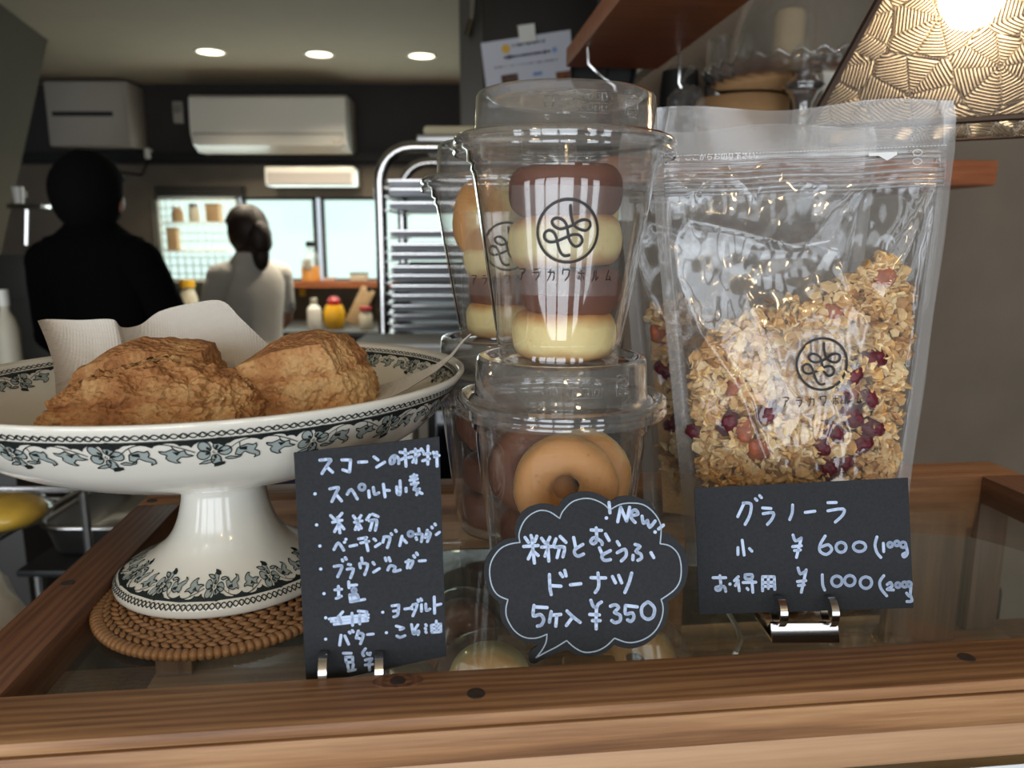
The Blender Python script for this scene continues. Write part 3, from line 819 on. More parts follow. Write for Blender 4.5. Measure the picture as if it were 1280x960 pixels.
# ================================================================== doughnuts
def cake_mat(name, crust, side, spots, z0=.0070, z1=.0122):
    m, nt, out = new_mat(name); L = nt.links.new
    tc = N(nt, 'ShaderNodeTexCoord'); sx = N(nt, 'ShaderNodeSeparateXYZ')
    L(tc.outputs['Object'], sx.inputs[0])
    ab = N(nt, 'ShaderNodeMath', operation='ABSOLUTE'); L(sx.outputs['Z'], ab.inputs[0])
    n = N(nt, 'ShaderNodeTexNoise', Scale=90.0, Detail=4.0); L(tc.outputs['Object'], n.inputs['Vector'])
    mu = N(nt, 'ShaderNodeMath', operation='MULTIPLY'); mu.inputs[1].default_value = .006; L(n.outputs['Fac'], mu.inputs[0])
    ad = N(nt, 'ShaderNodeMath', operation='ADD'); L(ab.outputs[0], ad.inputs[0]); L(mu.outputs[0], ad.inputs[1])
    r = N(nt, 'ShaderNodeMapRange'); r.inputs['From Min'].default_value = z0; r.inputs['From Max'].default_value = z1
    L(ad.outputs[0], r.inputs['Value'])
    mx = N(nt, 'ShaderNodeMix'); mx.data_type = 'RGBA'; mx.inputs[6].default_value = side; mx.inputs[7].default_value = crust
    L(r.outputs[0], mx.inputs[0])
    n2 = N(nt, 'ShaderNodeTexNoise', Scale=420.0, Detail=3.0); L(tc.outputs['Object'], n2.inputs['Vector'])
    r2 = N(nt, 'ShaderNodeMapRange'); r2.inputs['From Min'].default_value = .62; r2.inputs['From Max'].default_value = .72; r2.inputs['To Max'].default_value = .45
    L(n2.outputs['Fac'], r2.inputs['Value'])
    m2 = N(nt, 'ShaderNodeMix'); m2.data_type = 'RGBA'; m2.inputs[7].default_value = spots
    L(r2.outputs[0], m2.inputs[0]); L(mx.outputs[2], m2.inputs[6])
    b = N(nt, 'ShaderNodeBsdfPrincipled', Roughness=.6); b.inputs['Subsurface Weight'].default_value = .15
    b.inputs['Subsurface Radius'].default_value = (.004, .003, .0015); b.inputs['Subsurface Scale'].default_value = .6
    L(m2.outputs[2], b.inputs['Base Color'])
    bp = N(nt, 'ShaderNodeBump', Strength=.6, Distance=.0004); L(n2.outputs['Fac'], bp.inputs['Height']); L(bp.outputs[0], b.inputs['Normal'])
    L(b.outputs[0], out.inputs[0])
    return m
M['plain_cake'] = cake_mat('plain_cake', srgb(206, 148, 84), srgb(243, 222, 158), srgb(214, 176, 108))
M['golden_cake'] = cake_mat('golden_cake', srgb(206, 148, 86), srgb(236, 198, 128), srgb(168, 108, 58), .0030, .0085)
M['choc_cake'] = cake_mat('chocolate_cake', srgb(122, 72, 46), srgb(108, 62, 44), srgb(72, 40, 28))
def donut_mesh(name, m, Rr=.0140, r=.0092, sz=1.15, seed=0):
    mb = MB(); nu, nv = 56, 24; vs = []; fs = []
    for i in range(nu):
        a = 2 * math.pi * i / nu
        for j in range(nv):
            b = 2 * math.pi * j / nv
            cb, sb = math.cos(b), math.sin(b)
            cb2 = math.copysign(abs(cb) ** .80, cb); sb2 = math.copysign(abs(sb) ** .80, sb)
            rr = r * (1 + .03 * noise.noise(V((math.cos(a) * 2 + seed, math.sin(a) * 2, sb * 1.2))))
            p = V(((Rr + rr * cb2) * math.cos(a), (Rr + rr * cb2) * math.sin(a), rr * sz * sb2))
            p += noise.noise_vector(p * 70 + V((seed, 0, 0))) * .0009 + noise.noise_vector(p * 260 + V((seed, 0, 0))) * .00022
            vs.append(p)
    for i in range(nu):
        for j in range(nv):
            fs.append((i * nv + j, ((i + 1) % nu) * nv + j, ((i + 1) % nu) * nv + (j + 1) % nv, i * nv + (j + 1) % nv))
    return mb.add(vs, fs).mesh(name, m, True)
DM = {('plain', 0): donut_mesh('plain_doughnut', M['plain_cake'], seed=1), ('choc', 0): donut_mesh('chocolate_doughnut', M['choc_cake'], seed=4),
      ('golden', 0): donut_mesh('golden_doughnut', M['golden_cake'], .0143, .0085, 1.05, 8)}
def donut(kind, c, rot, label, group, s=1.0):
    nm = {'plain': 'plain_doughnut', 'choc': 'chocolate_doughnut', 'golden': 'golden_doughnut'}[kind]
    o = bpy.data.objects.new(nm, DM[(kind, 0)]); COL.objects.link(o)
    o.location = c; o.rotation_euler = tuple(R(a) for a in rot); o.scale = (s, s, s)
    return tag(o, label, 'doughnut', group)

# ================================================================== cups
def lathe_obj(prof, name, m, parent, n=96, fn=None): return local(MB().lathe(prof, n, fn=fn), name, m, parent, smooth=True)
def make_cup(label, loc, rb, rt, h, lid_h=.0205, rim=.0465, group=None, tilt=(0, 0, 0)):
    t = thing('lidded_cup', label, 'cup', loc, group=group, tilt=tilt)
    prof = [(0, .0022), (rb * .55, .0022), (rb * .80, .0016), (rb * .90, .0004), (rb * .97, .0), (rb, .0012), (rb + .0004, .004), (rb - .0002, .0055), (rb + .0007, .0065)]
    for k in range(1, 13):
        f = k / 12; prof.append((rb + .0007 + (rt - rb - .0007) * f, .0065 + (h - .012 - .0065) * f))
    prof += [(rt + .0012, h - .0105), (rt + .0008, h - .008), (rt + .0024, h - .007), (rt + .0026, h - .0025), (rt + .0045, h - .0012), (rt + .0047, h)]
    lathe_obj(prof, 'cup_body', M['clear'], t)
    k = rim
    lid = lathe_obj([(k - .0004, h - .0045), (k + .0003, h - .0035), (k, h - .0018), (k - .001, h - .001), (k + .0002, h + .0002), (k - .0002, h + .0022), (k - .0016, h + .0034), (k - .0032, h + .0032),
               (k - .0042, h + .0016), (k - .0056, h + .0012), (k - .0068, h + .0030), (k - .0078, h + .0034),
               (k - .0084, h + .0042), (k - .0092, h + lid_h - .0018), (k - .0102, h + lid_h - .0002), (k - .0118, h + lid_h), (k - .0140, h + lid_h - .0006), (k - .0155, h + lid_h - .0022),
               (k - .018, h + lid_h - .0026), (.012, h + lid_h - .0028), (.006, h + lid_h - .0024), (0, h + lid_h - .0024)], 'lid', M['clear_lid'], t)
    # embossed recycling marks on the lid wall: raised little bars and frames
    mb = MB(); rr = k - .0086
    def emb(a0, z0, w, hh):
        pts = []
        for (da, dz) in ((-w / 2, -hh / 2), (w / 2, -hh / 2), (w / 2, hh / 2), (-w / 2, hh / 2)):
            a = R(a0) + da / rr; pts.append((rr * math.cos(a), rr * math.sin(a), h + z0 + dz))
        mb.tube(pts, .00022, 5, closed=True)
    zc_ = (lid_h) / 2 + .002
    emb(-52, zc_, .0065, .0085); emb(-52, zc_ + .0012, .0035, .003); emb(-52, zc_ - .0025, .004, .002)
    emb(-80, zc_, .016, .008)
    for q in range(5): emb(-88 + q * 4.2, zc_ + .0018, .0018, .0026); emb(-88 + q * 4.2, zc_ - .0018, .0018, .0026)
    emb(-103, zc_, .003, .004); emb(-98, zc_, .003, .004)
    local(mb, 'embossed_marks', M['clear_lid'], lid, smooth=True)
    return t
# brand mark: ring with a looped line inside, and the shop's name under it
def spline(pts, per=6):
    pts = [V((p[0], p[1], 0)) for p in pts]; out = []
    for i in range(len(pts) - 1):
        p0 = pts[max(i - 1, 0)]; p1 = pts[i]; p2 = pts[i + 1]; p3 = pts[min(i + 2, len(pts) - 1)]
        for k in range(per):
            t = k / per
            out.append(.5 * ((2 * p1) + (-p0 + p2) * t + (2 * p0 - 5 * p1 + 4 * p2 - p3) * t * t + (-p0 + 3 * p1 - 3 * p2 + p3) * t ** 3))
    out.append(pts[-1]); return [(p.x, p.y) for p in out]
LOOP = [(395, 185), (400, 260), (415, 320), (440, 370), (490, 400), (550, 410), (590, 370), (580, 325), (530, 312), (470, 330), (430, 360), (370, 385), (300, 400), (240, 370), (225, 325), (270, 300), (330, 320),
        (365, 370), (380, 440), (400, 510), (450, 560), (500, 545), (520, 500), (490, 455), (430, 450), (370, 475), (300, 505), (220, 525), (165, 500), (155, 450), (190, 415), (240, 430), (270, 480), (285, 540), (310, 610), (350, 650), (400, 645)]
KANA = {'a': [[(0, 0), (1, 0), (.9, .25), (.6, .45)], [(.5, .3), (.45, .7), (.25, 1)]], 'ra': [[(.2, 0), (.8, 0)], [(0, .3), (1, .3), (.85, .65), (.45, 1)]],
        'ka': [[(0, .25), (1, .25), (.95, .9), (.75, .95)], [(.4, 0), (.38, .5), (0, 1)]], 'wa': [[(0, .4), (0, 0), (1, 0), (.9, .6), (.4, 1)]],
        'ho': [[(0, .3), (1, .3)], [(.5, 0), (.5, 1)], [(.25, .5), (.05, .85)], [(.75, .5), (.95, .85)]], 'ru': [[(.3, .05), (.28, .6), (0, 1)], [(.6, 0), (.6, .95), (1, .6)]],
        'mu': [[(.5, 0), (.1, .9), (.95, .85)], [(.7, .5), (1, 1)]]}
def ribbon2(mb, pts, w, fmap, cap=8, mi=0):
    """flat pen line of width w along 2D points, mapped by fmap(x, y) onto a surface"""
    for i in range(len(pts) - 1):
        (x0, y0), (x1, y1) = pts[i], pts[i + 1]
        d = math.hypot(x1 - x0, y1 - y0)
        if d < 1e-9: continue
        nx, ny = -(y1 - y0) / d * w / 2, (x1 - x0) / d * w / 2
        mb.add([fmap(x0 + nx, y0 + ny), fmap(x1 + nx, y1 + ny), fmap(x1 - nx, y1 - ny), fmap(x0 - nx, y0 - ny)], [(0, 1, 2, 3)], mi)
    if cap:
        for (x, y) in pts:
            mb.add([fmap(x + math.cos(2 * math.pi * k / cap) * w / 2, y + math.sin(2 * math.pi * k / cap) * w / 2) for k in range(cap)], [tuple(range(cap))], mi)
def brand_mark(mb, fmap, r, tw):
    """r: ring radius; tw: width of the name; origin at ring centre, y down"""
    ring = [(r * math.cos(2 * math.pi * k / 40), r * math.sin(2 * math.pi * k / 40)) for k in range(41)]
    ribbon2(mb, ring, r * .095, fmap, 0)
    s = r / 292
    ribbon2(mb, [((x - 378) * s, (y - 420) * s) for x, y in spline(LOOP, 4)], r * .095, fmap, 8)
    for i, k in enumerate(('a', 'ra', 'ka', 'wa', 'ho', 'ru', 'mu')):
        x0 = -tw / 2 + tw * i / 6.45; hh = r * .36; ww = r * .22
        for st in KANA[k]: ribbon2(mb, [(x0 + a * ww, r * 1.25 + b * hh) for a, b in st], r * .035, fmap, 4)
def cup_label(t, rb, rt, h, zc, r=.0118):
    slope = (rt - rb) / (h - .012)
    def fm(off):
        def f(x, y):
            z = zc - y; rr = rb + slope * z + off + .0004; a = R(-90) + x / rr
            return V((rr * math.cos(a), rr * math.sin(a), z))
        return f
    f0 = fm(.0003); w = .0232
    lab = local(MB().grid(lambda u, v: f0((u - .5) * 2 * w, -.017 + v * .042), 24, 2), 'label', M['label_film'], t, smooth=True)
    mb = MB(); brand_mark(mb, fm(.0006), r, .0385)
    local(mb, 'printed_mark', M['black_print'], lab, smooth=False, fixn=False)

zb = G + .0006
HL = .0935            # height of the short lower cups
HU = .0905            # height of the tall upper cups
FX, FY = .0215, .335
BX, BY = -.0025, .4280
zu = zb + HL + .0178
g_up = 'tall clear cups of doughnuts on top of the stacks'; g_lo = 'short clear cups of doughnuts at the bottom of the stacks'
c1 = make_cup('clear lidded cup with a golden doughnut facing out, at the bottom of the front stack', (FX, FY, zb), .0290, .0384, HL, group=g_lo)
c2 = make_cup('clear lidded cup of four stacked doughnuts, on top of the front stack', (FX - .001, FY, zu), .0262, .0384, HU, group=g_up, tilt=(0, R(.9), 0))
HLR = .0905; HUR = .0850; zur = zb + HLR + .0178
c3 = make_cup('clear lidded cup at the bottom of the rear stack, half hidden by the front one', (BX, BY, zb), .0290, .0384, HLR, group=g_lo)
c4 = make_cup('clear lidded cup on top of the rear stack, with a pale doughnut on edge', (BX, BY, zur), .0262, .0384, HUR, group=g_up)
cup_label(c2, .0262, .0384, HU, .0555)
cup_label(c4, .0262, .0384, HUR, .0520)

dz = zu + .0125
gd = 'doughnuts in the top front cup'
donut('plain', (FX + .001, FY - .004, dz), (0, 0, 20), 'plain pale doughnut at the very bottom of the top front cup', gd, .98)
donut('choc', (FX + .003, FY - .004, dz + .0192), (3, -2, 60), 'lower chocolate doughnut in the top front cup, above the bottom pale one', gd, .95)
donut('plain', (FX + .001, FY - .006, dz + .0392), (-3, 2, 100), 'pale doughnut between the two chocolate ones in the top front cup', gd, 1.03)
donut('choc', (FX + .001, FY - .005, dz + .0598), (4, -3, 10), 'upper chocolate doughnut behind the ring mark in the top front cup', gd, 1.03)
donut('plain', (FX + .006, FY + .0215, dz + .0525), (78, 0, -12), 'pale doughnut on edge behind the upper chocolate one in the top front cup', gd, .90)
gd = 'doughnuts in the top rear cup'
donut('plain', (BX - .0105, BY - .006, zur + .0665), (84, 0, -50), 'large pale doughnut standing on edge in the top rear cup', gd, 1.0)
donut('plain', (BX - .002, BY - .002, zur + .0455), (0, -6, 0), 'pale doughnut lying under the one on edge in the top rear cup', gd, .95)
donut('choc', (BX + .0, BY, zur + .0280), (0, 0, 0), 'chocolate doughnut low in the top rear cup', gd, .92)
donut('plain', (BX - .001, BY - .001, zur + .0125), (0, 0, 0), 'pale doughnut at the bottom of the top rear cup', gd, .95)
gd = 'doughnuts in the bottom front cup'
donut('golden', (FX + .0015, FY - .0205, zb + .0600), (86, 0, 0), 'golden doughnut facing out of the bottom front cup', gd, .99)
donut('plain', (FX + .0105, FY - .002, zb + .0585), (84, 0, 8), 'pale doughnut right behind the golden one in the bottom front cup', gd, .95)
donut('choc', (FX - .0105, FY + .006, zb + .0600), (86, 0, -14), 'chocolate doughnut at left behind the golden one in the bottom front cup', gd, .95)
donut('choc', (FX - .0035, FY - .006, zb + .0135), (4, 3, 0), 'chocolate doughnut on the floor of the bottom front cup', gd, .98)
donut('choc', (FX - .006, FY + .004, zb + .0315), (6, 6, 0), 'chocolate doughnut lying second from the floor of the bottom front cup', gd, .9)
gd = 'doughnuts in the bottom rear cup'
donut('choc', (BX - .006, BY - .003, zb + .0125), (0, 0, 0), 'lowest chocolate doughnut in the bottom rear cup', gd, .95)
donut('choc', (BX - .004, BY - .002, zb + .0330), (0, 0, 0), 'second chocolate doughnut from the floor in the bottom rear cup', gd, .95)
donut('choc', (BX - .009, BY - .004, zb + .0640), (80, 0, -30), 'chocolate doughnut on edge in the bottom rear cup', gd, .9)

# inside the case: wrapped doughnuts and rusks on the base board
zf = FT + DEP
M['wrap'] = film('wrapping_film', (.93, .93, .93, 1), .05, (.8, .8, .76, 1), .10, 1.5, boost=1.1, bump=.001, bscale=40)
def pack(label, x, y, D, kind, group, ang=0):
    c = P(x, y, D); c.z = zf
    t = thing('wrapped_doughnut', label, 'wrapped doughnut', tuple(c), R(ang), group)
    mb = MB().ball((0, 0, .0330), .03, 20, 12, (1.0, .55, 1.0), lambda p: p + noise.noise_vector(p * 70 + V((x, 0, 0))) * .002)
    local(mb, 'clear_wrap', M['wrap'], t, smooth=True)
    o = bpy.data.objects.new('doughnut', DM[(kind, 0)]); COL.objects.link(o); o.parent = t; o.location = (0, 0, .032); o.rotation_euler = (R(86), 0, 0)
gp = 'wrapped doughnuts inside the display case'
pack('wrapped pale doughnut under the case glass between ingredient card and cloud card', 612, 800, .375, 'plain', gp)
pack('wrapped chocolate doughnut under the case glass, beside the ingredient card', 575, 745, .425, 'choc', gp, 20)
pack('wrapped golden doughnut under the case glass behind the cloud card', 795, 800, .40, 'golden', gp, -15)
c = P(738, 815, .365)
t = thing('wooden_block', 'small light wooden block under the case glass below the cloud card', 'block', (c.x, c.y, zf))
MB().cbox((c.x, c.y, zf + .0255), (.028, .018, .05), .002).build('block', M['tan_wood'], t)
pts = [P(893, 745, .43), P(908, 762, .41), P(922, 785, .39), P(926, 800, .375), P(920, 815, .36)]
for p in pts: p.z = max(zf + .004, p.z)
t = MB().tube([(p.x, p.y, p.z) for p in pts] + [(pts[-1].x - .02, pts[-1].y - .01, zf + .003)], .0014, 8).build('white_cable', M['white_plastic'])
tag(t, 'thin white cable inside the case, left of the price card holder', 'cable')

# ================================================================== scones
def scone_mat():
    m, nt, out = new_mat('baked_scone'); L = nt.links.new
    tc = N(nt, 'ShaderNodeTexCoord')
    n = N(nt, 'ShaderNodeTexNoise', Scale=45.0, Detail=8.0, Roughness=.65); L(tc.outputs['Object'], n.inputs['Vector'])
    r = N(nt, 'ShaderNodeValToRGB'); e = r.color_ramp.elements
    e[0].position = .28; e[0].color = srgb(128, 78, 44); e[1].position = .72; e[1].color = srgb(228, 186, 130)
    x = e.new(.45); x.color = srgb(182, 124, 76); x = e.new(.58); x.color = srgb(206, 152, 98)
    at = N(nt, 'ShaderNodeAttribute', attribute_name='pale')
    sh = N(nt, 'ShaderNodeMath', operation='MULTIPLY_ADD'); sh.inputs[1].default_value = .20
    L(at.outputs['Fac'], sh.inputs[0]); L(n.outputs['Fac'], sh.inputs[2]); L(sh.outputs[0], r.inputs['Fac'])
    b = N(nt, 'ShaderNodeBsdfPrincipled', Roughness=.7); L(r.outputs[0], b.inputs['Base Color'])
    b.inputs['Subsurface Weight'].default_value = .08; b.inputs['Subsurface Radius'].default_value = (.004, .002, .001); b.inputs['Subsurface Scale'].default_value = .5
    n3 = N(nt, 'ShaderNodeTexNoise', Scale=240.0, Detail=7.0, Roughness=.7); L(tc.outputs['Object'], n3.inputs['Vector'])
    v = N(nt, 'ShaderNodeTexVoronoi', Scale=420.0); L(tc.outputs['Object'], v.inputs['Vector'])
    ad = N(nt, 'ShaderNodeMath', operation='ADD'); L(n3.outputs['Fac'], ad.inputs[0]); L(v.outputs['Distance'], ad.inputs[1])
    bp = N(nt, 'ShaderNodeBump', Strength=1.0, Distance=.0016); L(ad.outputs[0], bp.inputs['Height']); L(bp.outputs[0], b.inputs['Normal'])
    L(b.outputs[0], out.inputs[0]); return m
M['scone'] = scone_mat()
def fbm(p, o=4):
    s = 0; a = 1
    for _ in range(o): s += a * noise.noise(p); p = p * 2.1; a *= .5
    return s
def scone(label, c, size, rz, seed, shape=None, rough=1.0, tilt=(0, 0), crumb=0):
    mb = MB(); vs = []; lx, ly, lz = [s / 2 for s in size]; pale = []
    rot = Matrix.Rotation(R(rz), 3, 'Z') @ Matrix.Rotation(R(tilt[0]), 3, 'X') @ Matrix.Rotation(R(tilt[1]), 3, 'Y')
    N3 = (132, 84, 64) if lx > .04 else (104, 80, 66); idx = {}; fs = []
    def vert(a, b, c3):
        key = (a, b, c3)
        if key in idx: return idx[key]
        cu = V((a / N3[0] * 2 - 1, b / N3[1] * 2 - 1, c3 / N3[2] * 2 - 1))
        cu = V([math.sin(v * math.pi / 4) / math.sin(math.pi / 4) for v in cu])
        d = cu.lerp(cu.normalized() * 1.22, .52)
        side = max(crumb * (1 if d.y < .35 else 0), min(1, max(0, (1.0 - abs(d.z)) * 2.4)))
        p = V((d.x * lx, d.y * ly, d.z * lz))
        if shape: p = shape(p, d)
        nn = V((d.x / lx, d.y / ly, d.z / lz)).normalized()
        q = p * 42 + V((seed, seed * 2, 0))
        lump = noise.voronoi(p * 230 + V((seed, 0, 0)))[0]; lump2 = noise.voronoi(p * 520 + V((0, seed, 0)))[0]
        disp = fbm(q, 3) * .0022 + side * (fbm(q * 2.6, 3) * .0012 - abs(noise.noise(q * 1.7)) * .0030 + (.45 - lump[0]) * .0026 + (.45 - lump2[0]) * .0016) * rough
        disp += (1 - side) * (fbm(q * 5, 3) * .00035 + (.45 - lump2[0]) * .0003)
        seam = d.z - .42 - .22 * noise.noise(V((p.x * 50, p.y * 50, seed)))
        disp -= .0015 * math.exp(-(seam / .05) ** 2) * rough
        p = p + nn * disp
        pale.append(side * .45 + .5 * noise.noise(q * .9) * side - .5 * math.exp(-(seam / .08) ** 2))
        vs.append(rot @ p + V(c)); idx[key] = len(vs) - 1
        return idx[key]
    X3, Y3, Z3 = N3
    for face, na, nb in ((lambda u, v: (u, v, 0), X3, Y3), (lambda u, v: (u, v, Z3), X3, Y3), (lambda u, v: (u, 0, v), X3, Z3), (lambda u, v: (u, Y3, v), X3, Z3), (lambda u, v: (0, u, v), Y3, Z3), (lambda u, v: (X3, u, v), Y3, Z3)):
        for a in range(na):
            for b in range(nb):
                fs.append((vert(*face(a, b)), vert(*face(a + 1, b)), vert(*face(a + 1, b + 1)), vert(*face(a, b + 1))))
    mb.add([v - V(c) for v in vs], fs)
    me = mb.mesh('scone', M['scone'], True)
    at = me.attributes.new('pale', 'FLOAT', 'POINT'); at.data.foreach_set('value', pale)
    o = bpy.data.objects.new('scone', me); COL.objects.link(o); o.location = c
    return tag(o, label, 'scone', 'scones in the footed bowl')
BZ = EYE - .0932       # inside floor of the bowl
def sh_front(p, d):
    # wedge: low at the left end, ridge right of the middle, falling away to the right
    k = p.x / .041
    top = 1.0 - .42 * max(0, -k) ** 1.3 - .30 * max(0, k) ** 1.6
    z = p.z if p.z < 0 else p.z * top
    y = p.y * (1 - .22 * k)
    return V((p.x, y + .010 * max(0, p.z / .02) * (1 if p.y < 0 else 0), z))
scone('craggy triangular scone nearest the front rim of the bowl', (P(200, 500, .318).x, .318, BZ + .0225), (.078, .052, .040), 4, 3.3, sh_front, 1.35, crumb=.85)
def sh_back(p, d):
    k = p.x / .033; z = p.z if p.z < 0 else p.z * (1 - .5 * max(0, -k) ** 1.2)
    return V((p.x, p.y, z))
scone('smooth-topped scone lying behind the front scone, against the napkin', (P(186, 450, .366).x, .366, BZ + .0235), (.066, .040, .044), 10, 9.1, sh_back, .5)
def sh_right(p, d):
    k = p.x / .034
    z = p.z if p.z < 0 else p.z * (1 - .30 * max(0, -k) ** 1.1)
    x = p.x - .008 * max(0, k) * max(0, p.z / .025)
    return V((x, p.y * (1 - .15 * k), z))
scone('tall broken scone on the right side of the bowl', (P(378, 470, .350).x, .350, BZ + .0250), (.062, .050, .046), -8, 5.7, sh_right, .9, (0, -12))

# ================================================================== footed bowl (compote)
FC = V((-.1365, .349, G + .0058)); BROT = R(20); BSY = .945
OUT = [(0, .0025), (.042, .0018), (.0455, .0002), (.0490, .0), (.0505, .0012), (.0508, .0035), (.0500, .0054), (.0465, .0080), (.0405, .0108), (.0335, .0148), (.0268, .0205), (.0226, .0275), (.0200, .0360), (.0190, .0420), (.0192, .0455), (.0215, .0480),
       (.030, .0502), (.040, .0528), (.052, .0562), (.064, .0600), (.076, .0642), (.087, .0692), (.0965, .0752), (.1035, .0818), (.1085, .0880), (.1125, .0940), (.1140, .0965)]
RIM = [(.1150, .0980), (.1147, .0992), (.1135, .0994), (.1122, .0984)]
INN = [(.1095, .0935), (.1050, .0872), (.0985, .0808), (.0890, .0750), (.0750, .0698), (.0550, .0660), (.0300, .0645), (0, .0642)]
t = thing('footed_bowl', 'cream porcelain footed bowl with black and grey flower print', 'bowl', tuple(FC))
def dense(prof, per=4):
    ps = [V((a, b, 0)) for a, b in prof]; out = []
    for i in range(len(ps) - 1):
        p0 = ps[max(i - 1, 0)]; p1 = ps[i]; p2 = ps[i + 1]; p3 = ps[min(i + 2, len(ps) - 1)]
        for k in range(per):
            u = k / per
            q = .5 * ((2 * p1) + (-p0 + p2) * u + (2 * p0 - 5 * p1 + 4 * p2 - p3) * u * u + (-p0 + 3 * p1 - 3 * p2 + p3) * u ** 3)
            out.append((max(q.x, 0), q.y))
    out.append(prof[-1]); return out
D_OUT = dense(OUT); D_IN = dense([RIM[-1]] + INN)
cut = next(i for i, (r, z) in enumerate(D_OUT) if z > .0470)
ped = local(MB().lathe(D_OUT[:cut + 1], 96, sy=BSY, rot=BROT), 'pedestal', M['porcelain'], t, smooth=True)
bowl = local(MB().lathe(D_OUT[cut:] + RIM + D_IN, 144, sy=BSY, rot=BROT), 'dish', M['porcelain'], t, smooth=True)

def surf_map(prof, arc0, sgn, off, flip=False):
    """(angle, distance along the profile from arc0) -> point just off the glazed surface"""
    cum = [0]
    for i in range(1, len(prof)): cum.append(cum[-1] + math.hypot(prof[i][0] - prof[i - 1][0], prof[i][1] - prof[i - 1][1]))
    def f(a, s):
        q = arc0 + sgn * s; q = min(max(q, 0), cum[-1] - 1e-7)
        import bisect
        i = min(max(bisect.bisect_right(cum, q) - 1, 0), len(prof) - 2)
        u = (q - cum[i]) / max(cum[i + 1] - cum[i], 1e-9)
        r = prof[i][0] * (1 - u) + prof[i + 1][0] * u; z = prof[i][1] * (1 - u) + prof[i + 1][1] * u
        dr, dz_ = prof[i + 1][0] - prof[i][0], prof[i + 1][1] - prof[i][1]; l = math.hypot(dr, dz_) or 1
        nr, nz = dz_ / l, -dr / l
        if flip: pass
        r += nr * off; z += nz * off
        x = r * math.cos(a); y = r * math.sin(a) * BSY
        return V((x * math.cos(BROT) - y * math.sin(BROT), x * math.sin(BROT) + y * math.cos(BROT), z))
    return f, cum
def E_(cx, cy, rx, ry, ang, n=12):
    ca, sa = math.cos(ang), math.sin(ang); o = []
    for k in range(n):
        a = 2 * math.pi * k / n; x = rx * math.cos(a) * (1 + .12 * math.cos(a)); y = ry * math.sin(a) * (1.12 + .25 * math.cos(a)); o.append((cx + x * ca - y * sa, cy + x * sa + y * ca))
    return o
GREY, DARK, LINE = [], [], []
fc = (955, 255)
for ang in (-142, -62, -3, 82, 162):
    a = R(ang); GREY.append(E_(fc[0] + 92 * math.cos(a), fc[1] + 80 * math.sin(a), 62, 42, a)); DARK.append(E_(fc[0] + 56 * math.cos(a), fc[1] + 50 * math.sin(a), 26, 12, a, 8))
GREY += [[(190, 300), (210, 240), (235, 225), (300, 205), (350, 220), (385, 205), (390, 240), (370, 270), (420, 300), (425, 340), (370, 360), (388, 330), (330, 310), (280, 280), (240, 315), (195, 305)],
         [(475, 215), (530, 225), (600, 200), (650, 230), (700, 220), (710, 260), (770, 280), (715, 290), (660, 285), (610, 320), (640, 350), (600, 350), (540, 320), (520, 290), (540, 260), (490, 240)],
         [(805, 380), (860, 350), (920, 335), (960, 340), (930, 370), (870, 382)], [(1050, 330), (1100, 315), (1160, 330), (1210, 310), (1195, 335), (1130, 350), (1070, 345)]]
DARK += [[(225, 235), (300, 230), (300, 270), (262, 262), (235, 258)], [(590, 230), (665, 235), (625, 270)], [(940, 430), (950, 385), (1000, 370), (1055, 375), (1050, 405), (990, 425)]]
wv = lambda s: [(955 * q / 48, 80 + s * 22 * math.cos(math.pi * q / 4)) for q in range(49)]
LINE += [(wv(1), 11), (wv(-1), 11)] + [([(955 * (k + .5) / 6 - 34, 100), (955 * (k + .5) / 6, 52), (955 * (k + .5) / 6 + 34, 100)], 6) for k in range(6)] + [([(0, 122), (478, 122), (955, 122)], 5),
         (spline([(0, 270), (120, 245), (200, 190), (300, 152), (450, 148), (560, 158), (680, 200), (790, 250)], 3), 8), ([(230, 180), (235, 230)], 8), ([(590, 165), (625, 225)], 8), ([(1000, 335), (1020, 372)], 8)]
LOWER = [(0, 180), (60, 180), (85, 212), (110, 185), (150, 180), (180, 155), (280, 143), (400, 165), (420, 194), (445, 165), (560, 143), (640, 150), (660, 182), (700, 170), (750, 182), (765, 202), (790, 170), (840, 148), (900, 150), (915, 168), (935, 148), (955, 180)]
